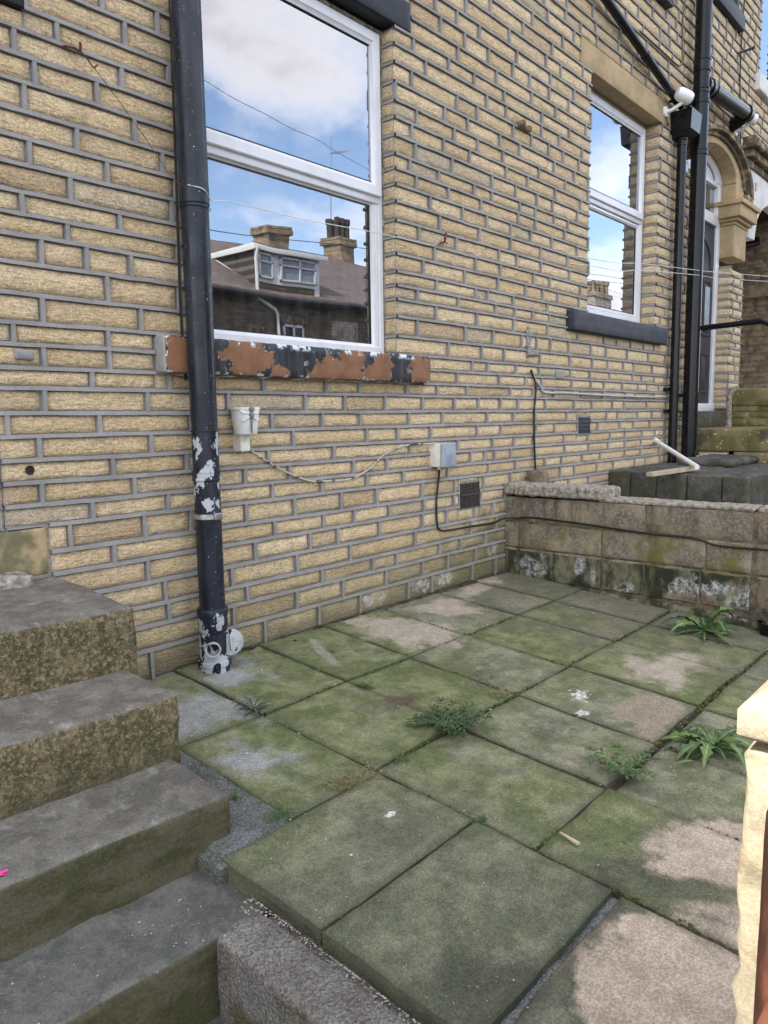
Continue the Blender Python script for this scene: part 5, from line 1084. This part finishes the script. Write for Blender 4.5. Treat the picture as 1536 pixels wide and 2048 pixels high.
cable('cable', [W(1370, 0, o), W(1366, 40, o), W(1365, 90, o), W(1366, 120, o), W(1360, 131, o), W(1350, 126, o), W(1320, 98, o), W(1280, 62, o)], .006, 'twig', 'thin brown cable looping on the wall just left of the thick black drainpipe')
cable('cable', [W(1489, 0, o), W(1485, 50, o), W(1481, 130, o), W(1480, 200, o), W(1484, 215, o), W(1480, 290, o)], .006, 'rubber', 'black cable running down the next house from its upper windows')
m = MB(); a = W(1476, 107, -.02); m.tube([a, a+Vector((.12, -.10, .06))], [.008, .014], 10); tag(m.build('iron_peg', M['black']), 'black peg sticking out of the wall beside the upper windows', 'peg')
for (a, b, l) in ((W(1128, 514, -.01), Vector((10.0, -1.35, 2.2)), 'upper'), (W(1150, 530, -.01), Vector((10.0, -1.30, 2.12)), 'lower')):
    pass
def lineto(p0, way, label, r=.0022):
    m = MB(); m.tube(cr([p0]+way, 10), r, 6); tag(m.build('washing_line', M['line']), label, 'line', None)
lineto(W(1150, 512, -.01), [W(1185, 518, -.03), W(1235, 526, -.06), W(1290, 528, -.1), W(1400, 541, -.16), W(1440, 545, -.2), W(1540, 553, -.3)], 'upper of two white washing lines across the far window')
lineto(W(1140, 527, -.01), [W(1185, 532, -.03), W(1240, 542, -.06), W(1290, 541, -.1), W(1400, 551, -.16), W(1440, 557, -.2), W(1540, 563, -.3)], 'lower of two white washing lines across the far window')
m = MB(); m.tube(cr([(PXc-.045, -.13, zz_(379)), (PXc, -.158, zz_(386)), (PXc+.055, -.13, zz_(398)), W(470, 405, -.11), W(600, 437, -.09), W(765, 468, -.05), W(862, 490, -.02), W(876, 484, -.02)], 8), .0018, 6)
tag(m.build('washing_line', M['line']), 'thin washing line tied round the peeling pipe and crossing the near window', 'line')
def hook(px, py, label, s=1.0):
    c = W(px, py, 0); m = MB(); m.tube([c, c+Vector((.004, -.035*s, .0))], .006*s, 8); m.tube(cr([c+Vector((.004, -.03*s, 0)), c+Vector((.0, -.036*s, .02*s)), c+Vector((.004, -.04*s, .045*s))]), .006*s, 8); m.tube([c+Vector((.004, -.03*s, .0)), c+Vector((-.05*s, -.032*s, -.018*s))], .0035*s, 6); m.tube([c+Vector((.004, -.03*s, .0)), c+Vector((.03*s, -.03*s, -.002*s))], .003*s, 6)
    tag(m.build('iron_hook', M['rust']), label, 'hook')
hook(879, 486, 'rusty iron hook holding the washing line right of the near window')
c = W(1036, 250, -.005); m = MB(); m.lathe(c, (.15, -1, 0), [(0, .0), (0, .022), (.03, .024), (.045, .016)], 16); c2_ = W(1050, 260, -.005); m.lathe(c2_, (.15, -1, 0), [(0, .0), (0, .018), (.03, .02), (.04, .012)], 16); m.tube([c+Vector((.0, -.015, 0)), c2_+Vector((0, -.015, 0))], .014, 10)
tag(m.build('pipe_stub', M['soot']), 'pair of dark cut off pipe stubs high between the two windows', 'pipe stub')
m = MB(); m.tube(cr([W(128, 92, -.012), W(138, 93, -.03), W(150, 97, -.035), W(160, 101, -.04), W(161, 88, -.05), W(159, 84, -.05)], 5), [.006]*11+[.003]*15 if False else .0042, 7); m.tube(cr([W(160, 101, -.04), W(175, 118, -.03), W(187, 134, -.02), W(196, 129, -.03)], 5), .0026, 6)
tag(m.build('wire_hook', M['rust']), 'twisted rusty wire hook left of the peeling pipe', 'hook')
m = MB(); m.tube(cr([W(187, 134, -.02), W(240, 205, -.03), W(300, 290, -.05), W(340, 350, -.08), (PXc-.05, -.12, zz_(384))], 6), .0012, 6); tag(m.build('wire', M['rust']), 'thin rusty wire slanting down from the wire hook to the peeling pipe', 'wire')
m = MB(); c = W(45, 712, 0); m.rbox((c.x-.03, -.02, c.z-.014), (c.x+.03, .0, c.z+.02), .008, amp=.005, freq=40, res=.008); tag(m.build('mortar_lump', M['mortar']), 'grey lump of mortar stuck to a stone at far left', 'mortar lump')
m = MB(); c = W(57, 940, 0); m.lathe(c, (0, -1, 0), [(0.0075, .0), (.0078, .010), (.012, .0125), (.010, .015)], 18, caps=False); tag(m.build('drill_hole', M['soil']), 'round dark hole drilled in a stone above the steps', 'hole')
m = MB(); c = W(1056, 682, 0); m.rbox((c.x-.04, -.028, c.z-.1), (c.x+.0, -.0, c.z+.08), .014, amp=.022, freq=26, res=.008); m.rbox((c.x-.01, -.024, c.z-.09), (c.x+.1, -.0, c.z-.05), .012, amp=.018, freq=26, res=.008); tag(m.build('mortar_smear', M['mortar']), 'rough smear of grey mortar between the two windows, above the hanging cable', 'mortar lump')
m = MB(); c = W(1108, 742, 0)
m.rbox((c.x-.0, -.018, c.z-.05), (c.x+.10, 0, c.z+.01), .01, amp=.008, freq=20, res=.012); tag(m.build('mortar_patch', M['mortar']), 'mortar patch below the far window', 'mortar lump')
m = MB(); c = XP(1500, 484, 9.75); m.tube([c+Vector((0, -.1, 0)), c+Vector((0, .16, -.02))], .05, 14); tag(m.build('lamp_tube', M['black']), 'small black cylinder fixed on the dark porch wall', 'lamp')

# ------------------------------------------------------------------ gate pier at the right edge
PXX, PYY = 0.885, -2.155
gp = thing('gate_pier', (1.1, -2.25, -.6), 'cream stone gate pier with a chamfered cap at the right edge', 'pier')
def pf_(p):
    w = 0.012*mn.noise(Vector((p.y*3, p.z*9, 3)))+0.010*mn.noise(Vector((2+p.y*20, p.z*33, 3))); return Vector((p.x+w*(1 if p.x < 1.05 else 0), p.y+w*(1 if p.y > -2.2 else 0), p.z))
c = W(1500, 1500, PYY); d_ = W(1486, 1740, PYY)
m = MB(); m.rbox((c.x-.018, PYY-.30, -.62), (c.x+.30, PYY, W(1500, 1492, PYY).z), .012, amp=.006, freq=14, res=.016, fn=pf_); m.build('shaft', M['pier'], gp)
t_ = W(1472, 1432, PYY); l_ = W(1474, 1478, PYY)
m = MB(); x0 = t_.x+.034; y0 = PYY+.008; zb, zm = l_.z-.004, t_.z
B_ = [(x0+.006, y0-.33), (x0+.34, y0-.33), (x0+.34, y0-.006), (x0+.006, y0-.006)]; Mq = [(x0, y0-.336), (x0+.346, y0-.336), (x0+.346, y0), (x0, y0)]; Tq = [(x0+.09, y0-.25), (x0+.25, y0-.25), (x0+.25, y0-.09), (x0+.09, y0-.09)]
L_ = [[m.V((x, y, z)) for x, y in q] for q, z in ((B_, zb-.006), (Mq, zb), (Mq, zm-.004), ([(x+(.006 if x < 1.05 else -.006), y+(.006 if y < -2.3 else -.006)) for x, y in Mq], zm+.004), (Tq, zm+.075))]
for A, B in zip(L_, L_[1:]):
    for k in range(4): m.Fc(A[k], A[(k+1) % 4], B[(k+1) % 4], B[k])
m.Fc(*L_[0]); m.Fc(*L_[-1]); m.build('cap', M['pier'], gp, sharp=50)
gt = thing('timber_gate', (.8, -2.25, -.6), 'reddish brown timber gate standing open against the cream pier', 'gate')
c = W(1527, 1612, -2.2); e = W(1501, 2040, -2.2)
m = MB(); m.rbox((c.x-.0, -2.29, -.55), (c.x+.06, -2.2, c.z), .012, amp=.002, freq=9, res=.03, fn=lambda p: Vector((p.x+(p.z-c.z)*0.045, p.y, p.z))); m.build('gate_stile', M['gate'], gt)
m = MB(); q = W(1470, 2046, -2.2); m.rbox((q.x-.05, -2.28, q.z-.07), (c.x+.01, -2.215, q.z+.004), .01); m.build('gate_rail', M['terracotta'], gt)

# ------------------------------------------------------------------ weeds in the joints
def leaf(m, base, az, L, wid, rise, droop, lob=0, twist=0.0, rnd=random, midrib=True, n=9):
    """arched leaf with a folded blade; lob > 0 gives a toothed, dandelion-like outline"""
    d = Vector((math.cos(az), math.sin(az), 0)); sd_ = Vector((-d.y, d.x, 0)); tt = rnd.random(); prev = None; ns = n*(2 if lob else 1)
    for i in range(ns+1):
        t = i/ns; h = L*(rise*math.sin(t*math.pi*0.5)-droop*t*t); p = base+d*(L*t*(1-0.25*rise))+Vector((0, 0, h))
        w = wid*(math.sin(math.pi*min(1, t*0.92+0.06))**0.7)*(0.45+0.75*t if t < .7 else (1.0-(t-.7)*2.2))
        w = max(w, wid*0.05)
        if lob: w *= (1.0 if i % 2 else 1-lob*(1-0.3*t))*rnd.uniform(.85, 1.1)
        s2 = (sd_*math.cos(twist)+Vector((0, 0, 1))*math.sin(twist))
        back = d*(-0.25*w if (lob and i % 2) else 0)
        l = m.V(p+s2*w+Vector((0, 0, w*.28))+back, (tt, 0, 0)); c = m.V(p, (tt, 1.0 if midrib else 0, 0)); r = m.V(p-s2*w+Vector((0, 0, w*.28))+back, (tt, 0, 0))
        l2 = m.V(p+s2*w*.12+Vector((0, 0, .0006)), (tt, .55 if midrib else 0, 0)); r2 = m.V(p-s2*w*.12+Vector((0, 0, .0006)), (tt, .55 if midrib else 0, 0))
        cur = (l, l2, c, r2, r)
        if prev:
            for k in range(4): m.Fc(prev[k], cur[k], cur[k+1], prev[k+1])
        prev = cur
def weed(name, px, py, label, build, mats, cat='weed'):
    b = G(px, py, .002); m = MB(); build(m, b, random.Random(px)); o = m.build(name, mats, sharp=80); return tag(o, label, cat)
def dande(nl, L, wid, azs=None, rise=(.35, .9)):
    def f(m, b, r):
        for i in range(nl):
            if i % 2: leaf(m, b+Vector((r.uniform(-.01, .01), r.uniform(-.01, .01), 0)), r.uniform(0, 6.283), L*r.uniform(.4, .8), wid*r.uniform(.9, 1.3), r.uniform(.03, .2), .05, lob=.72, twist=r.uniform(-.5, .5), rnd=r, n=5)
            az = azs[i] if azs and i < len(azs) else 2*math.pi*i/nl+r.uniform(-.25, .25); q = r.random()
            leaf(m, b+Vector((r.uniform(-.006, .006), r.uniform(-.006, .006), 0)), az, L*r.uniform(.65, 1.1), wid*r.uniform(.8, 1.2), rise[0]+(rise[1]-rise[0])*q, 0.5*q+.12, lob=.72, twist=r.uniform(-.6, .6), rnd=r, n=5)
    return f
def feather(nb, L, up=.5):
    def f(m, b, r):
        for i in range(nb):
            az = 2*math.pi*i/nb+r.uniform(-.3, .3); l = L*r.uniform(.5, 1.1); d = Vector((math.cos(az), math.sin(az), 0)); ri = r.uniform(.15, up)
            n = 6
            for k in range(1, n+1):
                t = k/n; p = b+d*(l*t)+Vector((0, 0, l*(ri*math.sin(t*1.9))*.8+.003))
                for sg in (-1, 1): leaf(m, p, az+sg*r.uniform(.5, 1.1), l*.34*(1.15-t*.5), l*.055, r.uniform(.05, .4), .2, rnd=r, midrib=False, n=4)
            leaf(m, b+d*l*.9+Vector((0, 0, l*ri*.75)), az, l*.3, l*.06, .1, .2, rnd=r, midrib=False, n=4)
            m.tint = (.6, .7, 0); m.tube([b+d*(l*t)+Vector((0, 0, l*(ri*math.sin(t*1.9))*.8+.002)) for t in (0, .3, .6, .95)], .0012, 5)
    return f
def tuft(nb, L, spread, up=.5, w=.0011):
    def f(m, b, r):
        for i in range(nb):
            az = r.uniform(0, 6.283); o = Vector((r.gauss(0, spread), r.gauss(0, spread*.45), 0)); l = L*r.uniform(.4, 1.1)
            leaf(m, b+Vector((o.x*.9+o.y*.5, o.y-o.x*.25, GM*(o.y-o.x*.25))), az, l, w*r.uniform(.7, 1.4), r.uniform(.1, up), r.uniform(.1, .4), rnd=r, midrib=False, n=4)
    return f
weed('dandelion', 1408, 1262, 'biggest dandelion with upright toothed leaves, near the low wall', dande(15, .225, .03, rise=(.08, .9)), M['leafg'])
weed('dandelion', 1425, 1492, 'sprawling dandelion with long dark leaves close to the cream pier', dande(16, .185, .024, rise=(.06, .6)), M['leafg'])
weed('sowthistle', 1250, 1545, 'small leafy weed at a joint corner between pier and dense dark weed', feather(15, .11, .6), M['leafg'])
weed('ragwort', 892, 1452, 'dense dark feathery weed at the crossing of joints in mid patio', feather(30, .12, .5), M['leafd'])
weed('plantain', 505, 1420, 'flat weed with narrow pointed leaves nearest the peeling pipe', lambda m, b, r: [leaf(m, b, 2*math.pi*i/14+r.uniform(-.2, .2), r.uniform(.05, .1), .0065, r.uniform(.1, .6), .2, rnd=r) for i in range(14)], M['leafd'])
weed('seedling', 731, 1374, 'tiny broad leaved seedling in the joint below the dragonfly pot', lambda m, b, r: [leaf(m, b, 2*math.pi*i/8+r.uniform(-.3, .3), r.uniform(.03, .055), .009, r.uniform(.1, .7), .2, rnd=r) for i in range(8)], M['leafg'])
weed('dandelion', 1348, 1530, 'single torn leaf lying on a flag beside the sprawling dandelion', lambda m, b, r: [leaf(m, b+Vector((0, 0, .004)), -.6, .075, .010, .05, .05, lob=.6, rnd=r)], M['leafg'], 'leaf')
weed('grass_tuft', 702, 1562, 'flat pale tuft of dry grass on the near joint', tuft(420, .035, .042, .7), M['straw'], 'grass')
weed('grass_tuft', 800, 1404, 'brown thready dry tuft spread beyond the tiny seedling', tuft(230, .06, .05, .3, .0006), M['twig'], 'grass')
weed('grass_tuft', 556, 1634, 'green grass tuft at the corner by the third step', tuft(120, .035, .022, .8), M['leafg'], 'grass')
weed('grass_tuft', 1003, 1388, 'straw coloured grass caught in the joint beyond the dense dark weed', tuft(130, .04, .03, .4), M['straw'], 'grass')
weed('grass_tuft', 470, 1592, 'tiny green sprig against the end of the third step', tuft(26, .022, .006, .8, .0018), M['leafg'], 'grass')
weed('grass_tuft', 961, 1640, 'little green cushion where two near joints meet', tuft(70, .016, .012, .7, .0014), M['leafg'], 'grass')
weed('grass_tuft', 803, 1520, 'loose green sprigs in the joint between dense dark weed and pale tuft', tuft(50, .03, .014, .6, .0014), M['leafg'], 'grass')
# moss and grit lodged in the joints and on the flags
m = MB(); r = random.Random(21)
def blob(m, c, s, r):
    k = [m.V(c+Vector((s*math.cos(a)*r.uniform(.7, 1.2), s*math.sin(a)*r.uniform(.7, 1.2), 0))) for a in (0, 1.26, 2.5, 3.8, 5.0)]; t = m.V(c+Vector((0, 0, s*r.uniform(.5, .9))))
    for i in range(5): m.Fc(k[i], k[(i+1) % 5], t)
for y in (-.52, -1.02, -1.54):
    for i in range(420):
        x = 1.5+2.3*r.random()**1.3; 
        if mn.noise(Vector((x*3.1, y*5, 2))) < -.05: continue
        yy = y+r.gauss(0, .005); blob(m, Vector((x, yy, pz(yy)-.006+r.uniform(-.004, .003))), r.uniform(.0025, .008), r)
for x in (1.5, 1.9, 2.27, 2.665, 3.1):
    for i in range(260):
        y = -r.random()*2.1
        if mn.noise(Vector((x*3.1, y*4, 7))) < -.05: continue
        xx = x+r.gauss(0, .005); blob(m, Vector((xx, y, pz(y)-.006+r.uniform(-.004, .003))), r.uniform(.0025, .007), r)
tag(m.build('moss', M['moss'], sharp=80), kind='stuff')
m = MB()
for i in range(700):
    x = r.uniform(.97, 3.75); y = -r.random()*2.1; 
    if i % 3 == 0: y = r.choice((-.02, -.52, -1.02, -1.54, -1.37))+r.gauss(0, .02)
    s_ = r.uniform(.0008, .0026)*(2.0 if r.random() < .06 else 1); blob(m, Vector((x, min(y, -.01), pz(min(y, -.01))+.0008)), s_, r)
for i in range(45): x = r.uniform(.3, .96); y = r.uniform(-1.19, -1.0); blob(m, Vector((x, y, -.070+.06*y+.001)), r.uniform(.001, .0026), r)
for i in range(700): y = -1.15-r.random()*.95; x = .935+r.gauss(0, .02); blob(m, Vector((min(x, .945), y, pz(y)-.037)), r.uniform(.001, .003), r)
tag(m.build('grit', M['chip'], sharp=80), kind='stuff')
m = MB(); 
for i in range(90): x = 1.62+r.gauss(0, .1); y = -.09+r.gauss(0, .04); blob(m, Vector((x, min(-.02, y), pz(y)+.001)), r.uniform(.0015, .004), r)
tag(m.build('gravel_crumbs', M['twig'], sharp=80), kind='stuff')
a, b = G(1120, 1666, .004), G(1158, 1690, .004)
m = MB(); dd = (b-a); sd_ = Vector((-dd.y, dd.x, 0)).normalized()*.006; m.hexa([a-sd_*.4, b-sd_, b+sd_*.8, a+sd_*.3, a-sd_*.4+Vector((0, 0, .004)), b-sd_+Vector((0, 0, .005)), b+sd_*.8+Vector((0, 0, .005)), a+sd_*.3+Vector((0, 0, .004))]); m.smooth = False
tag(m.build('wood_splinter', M['wood']), 'grey splinter of wood lying on a flag below the small leafy weed', 'splinter')
c = HZ(4, 1750, .03); m = MB(); pts = [m.V(c+Vector((.013*math.cos(t)*(1+.3*math.sin(3*t)), .009*math.sin(t), .003+.002*math.sin(2*t)))) for t in [i*.7 for i in range(9)]]; q = m.V(c+Vector((0, 0, .002)))
for i in range(8): m.Fc(q, pts[i], pts[i+1])
tag(m.build('petal', M['pink']), 'bright pink petal on the third step at the left edge', 'petal')
for px, py, l in ((665, 1305, 'dark round dropping on the flag nearest the vent wall, right of the dust strip'), (590, 1283, 'flattened dark dropping close to the foot of the wall')):
    p = G(px, py, .0); m = MB(); m.rbox((p.x-.011, p.y-.009, p.z-.004), (p.x+.011, p.y+.009, p.z+.006), .006, amp=.004, freq=60, res=.004); tag(m.build('dropping', M['soil']), l, 'dropping')
p = G(1532, 1275, 0); pp = thing('plant_pot', (p.x, p.y, p.z), 'small dark pot with a red flower at the right edge by the low wall', 'pot')
m = MB(); m.lathe((p.x+.05, p.y, p.z), (0, 0, 1), [(0, .04), (.055, .052), (.06, .056), (.062, .05), (.045, .046)], 24); m.build('pot', M['black'], pp)
m = MB(); r = random.Random(3)
for i in range(9): leaf(m, Vector((p.x+.05, p.y, p.z+.045)), r.uniform(0, 6.28), .06, .006, r.uniform(.2, .8), .2, rnd=r)
m.build('leaves', M['leafd'], pp); m = MB(); m.lathe((p.x+.015, p.y-.01, p.z+.055), (-.5, -.3, .8), [(0, 0), (.002, .014), (.01, .016), (.016, .008), (.016, 0)], 12); 
red = m_plain('red_petal', (.5, .02, .04), .6, .3); m.build('flower', red, pp)

# ------------------------------------------------------------------ the terrace across the street (seen mirrored in the panes)
RISE = {7.5: 2.12}
def opp(name, x0, x1, label, mat, zt=4.33, wins=(), yf=-14.0):
    t = thing(name, ((x0+x1)/2, yf, -.6), label, 'house', 'terrace houses across the street'); 
    m = MB(); m.smooth = False; m.hexa([(x0, yf-6.6, -.6), (x1, yf-6.6, -.6), (x1, yf, -.6), (x0, yf, -.6), (x0, yf-6.6, zt), (x1, yf-6.6, zt), (x1, yf, zt), (x0, yf, zt)]); m.build('wall', mat, t)
    m = MB(); m.smooth = False
    for (a, b) in ((yf+.25, yf-3.3), (yf-6.85, yf-3.3)):
        za, zb = zt-.02, zt+RISE.get(x0, 2.3); m.hexa([(x0, a, za), (x1, a, za), (x1, b, zb), (x0, b, zb), (x0, a, za+.1), (x1, a, za+.1), (x1, b, zb+.1), (x0, b, zb+.1)])
    m.build('roof', M['roof'], t)
    m = MB(); m.tube([(x0, yf+.3, zt-.02), (x1, yf+.3, zt-.02)], .06, 8); m.build('gutter', M['slate'], t)
    for (a, b, c, d) in wins:
        f = MB(); mitred_far(f, a, b, c, d, yf); ff = f.build('window', M['upvc'], t)
        g = MB(); g.smooth = False; g.quad((a+.05, yf+.02, c+.05), (b-.05, yf+.02, c+.05), (b-.05, yf+.02, d-.05), (a+.05, yf+.02, d-.05)); g.build('pane', M['slate'], ff)
        l = MB(); l.rbox((a-.15, yf-.02, d+.02), (b+.15, yf+.05, d+.25), .01); l.build('lintel', M['ashdark'], t)
    return t
def mitred_far(m, a, b, c, d, yf, w=.07, mid=True):
    for (p, q, r_, s_) in ((a, b, c, c+w), (a, b, d-w, d), (a, a+w, c, d), (b-w, b, c, d))+((((a+b)/2-.03, (a+b)/2+.03, c, d),) if mid else ()): m.rbox((p, yf-.02, r_), (q, yf+.06, s_), .006)
hA = opp('terrace_house', 7.5, 16.15, 'sooty stone house across the street with a white framed dormer', M['farwall'], wins=((14.54, 15.35, 2.6, 3.68), (12.7, 13.6, 1.6, 3.25), (10.2, 11.2, 1.8, 3.3)))
dz0, dz1, dx0, dx1, yf = 4.36, 5.68, 13.5, 15.95, -14.0
dm = MB(); dm.smooth = False; yb = -17.2
dm.hexa([(dx0, yb, 4.3), (dx1, yb, 4.3), (dx1, yf+.02, 4.3), (dx0, yf+.02, 4.3), (dx0, yb, dz1-.06), (dx1, yb, dz1-.06), (dx1, yf+.02, dz1-.06), (dx0, yf+.02, dz1-.06)]); d = dm.build('dormer', M['roof'], hA)
m = MB(); m.rbox((dx0-.12, yb, dz1-.05), (dx1+.12, yf+.2, dz1+.02), .01); m.build('dormer_roof', M['slate'], d)
m = MB(); m.rbox((dx0-.13, yf+.16, dz1-.14), (dx1+.13, yf+.22, dz1-.0), .01); m.rbox((dx0-.15, -16.0, dz1-.16), (dx0-.12, yf+.2, dz1+.01), .01); m.build('fascia', M['white'], d)
m = MB(); m.smooth = True; m.tube([(dx0-.06, -15.95, 5.72), (dx0-.06, yf+.12, 4.40)], .05, 6); m.build('verge_board', M['white'], d)
m = MB(); m.smooth = False; m.hexa([(dx0-.01, yf, 4.72), (dx1+.01, yf, 4.72), (dx1+.01, yf+.05, 4.72), (dx0-.01, yf+.05, 4.72), (dx0-.01, yf, 5.56), (dx1+.01, yf, 5.56), (dx1+.01, yf+.05, 5.56), (dx0-.01, yf+.05, 5.56)])
m.hexa([(dx1-.14, yf, 4.3), (dx1+.01, yf, 4.3), (dx1+.01, yf+.05, 4.3), (dx1-.14, yf+.05, 4.3), (dx1-.14, yf, 4.72), (dx1+.01, yf, 4.72), (dx1+.01, yf+.05, 4.72), (dx1-.14, yf+.05, 4.72)]); m.build('cladding', M['white'], d)
for (a, b, mid) in ((13.58, 14.17, False), (14.48, 15.80, True)):
    f = MB(); mitred_far(f, a, b, 4.82, 5.50, yf+.06, .05, mid); 
    f.rbox((a, yf+.05, 5.24), (b, yf+.12, 5.29), .005); ff = f.build('window', M['upvc'], d)
    g = MB(); g.smooth = False; g.quad((a+.03, yf+.07, 4.85), (b-.03, yf+.07, 4.85), (b-.03, yf+.07, 5.47), (a+.03, yf+.07, 5.47)); g.build('pane', M['bluegrey'], ff)
m = MB(); m.smooth = False; m.hexa([(dx0, yf, 3.95), (dx1-.1, yf, 3.95), (dx1-.1, yf+.03, 3.95), (dx0, yf+.03, 3.95), (dx0, yf, 4.72), (dx1-.1, yf, 4.72), (dx1-.1, yf+.03, 4.72), (dx0, yf+.03, 4.72)]); m.build('apron_wall', M['farwall'], d)
m = MB(); m.tube([(13.45, yf+.25, 5.6), (13.45, yf+.12, 5.3), (13.45, yf+.12, 4.4), (13.5, yf+.12, 4.25), (14.2, yf+.12, 4.02), (14.27, yf+.12, 3.9), (14.27, yf+.12, 0)], .05, 8); m.build('rainwater_pipe', M['white'], hA)
M['darkpot'] = m_plain('dark_clay', (.07, .055, .05), .8, .2)
def hD_(): return globals().get('hD')
def chimney(par, x0, x1, y, z0, z1, pots, mat='farwall', pr=.12):
    m = MB(); m.rbox((x0, y-.45, z0), (x1, y+.45, z1), .01); m.rbox((x0-.08, y-.53, z1-.28), (x1+.08, y+.53, z1-.12), .01); m.rbox((x0-.06, y-.51, z1-.1), (x1+.06, y+.51, z1), .01); c = m.build('chimney', M[mat], par)
    for i in range(pots):
        px_ = x0+(x1-x0)*(i+.5)/pots
        for dy in (-.2, .2):
            q = MB(); q.lathe((px_, y+dy, z1), (0, 0, 1), [(0, pr), (.5, pr*.85), (.52, pr*1.1), (.7, pr*1.1), (.72, pr*.8)], 10); q.build('chimney_pot', M['darkpot'] if par is not hD_() else M['warmfar'], c)
chimney(hA, 16.8, 17.65, -17.6, 5.6, 7.4, 0, 'warmfar')
hB = opp('terrace_house', 16.15, 24.0, 'sooty stone house across the street with a many potted chimney', M['farwall'], wins=((18.3, 19.3, 1.8, 3.3), (21, 22, 1.8, 3.3)))
chimney(hB, 20.2, 21.0, -17.7, 5.6, 7.6, 3, 'warmfar', pr=.11)
m = MB(); m.smooth = False; m.hexa([(16.4, yf, -.6), (17.55, yf, -.6), (17.55, yf+.06, -.6), (16.4, yf+.06, -.6), (16.4, yf, 3.9), (17.55, yf, 3.9), (17.55, yf+.06, 3.9), (16.4, yf+.06, 3.9)]); m.build('pale_bay', M['renderw'], hB)
m = MB(); m.tube([(20.5, -18, 7.6), (20.5, -18, 11.2)], .02, 6); m.tube([(20.5, -18.0, 10.6), (21.5, -18.4, 10.9)], .015, 6)
for k in range(5): m.tube([(20.6+k*.2, -18.25-.0, 10.63+k*.06), (20.6+k*.2, -17.8, 10.63+k*.06)], .01, 5)
m.build('aerial', M['wire'], hB)
hC = opp('terrace_house', 24.0, 36.0, 'stone house across the street between the tall chimney and the far end', M['farwall'], wins=((26, 27, 1.8, 3.3), (30, 31, 1.8, 3.3)))
hD = opp('terrace_house', 36.0, 52.0, 'furthest stone house across the street with clay chimney pots', M['renderw'], wins=((40, 41, 1.8, 3.3),))
chimney(hD, 41.6, 43.8, -18, 5.6, 8.1, 4, 'renderw', .19)
m = MB(); m.rbox((43.0, -16, 4.3), (46, -13.9, 6.4), .02); m.build('dormer', M['white'], hD)
for (a, b, l) in (((4.0, -5.0, 5.0), (22.0, -6.5, 4.2), 'pale overhead cable slung along the street'), ((9, -2.0, 9), (30, -13.9, 4.0), 'overhead cable crossing the street from eaves to eaves')):
    a, b = Vector(a), Vector(b); m = MB(); m.tube([a.lerp(b, t)-Vector((0, 0, .5*4*t*(1-t)*.4)) for t in [i/14 for i in range(15)]], .005, 5); tag(m.build('overhead_cable', M['line'] if 'pale' in l else M['rubber']), l, 'cable')
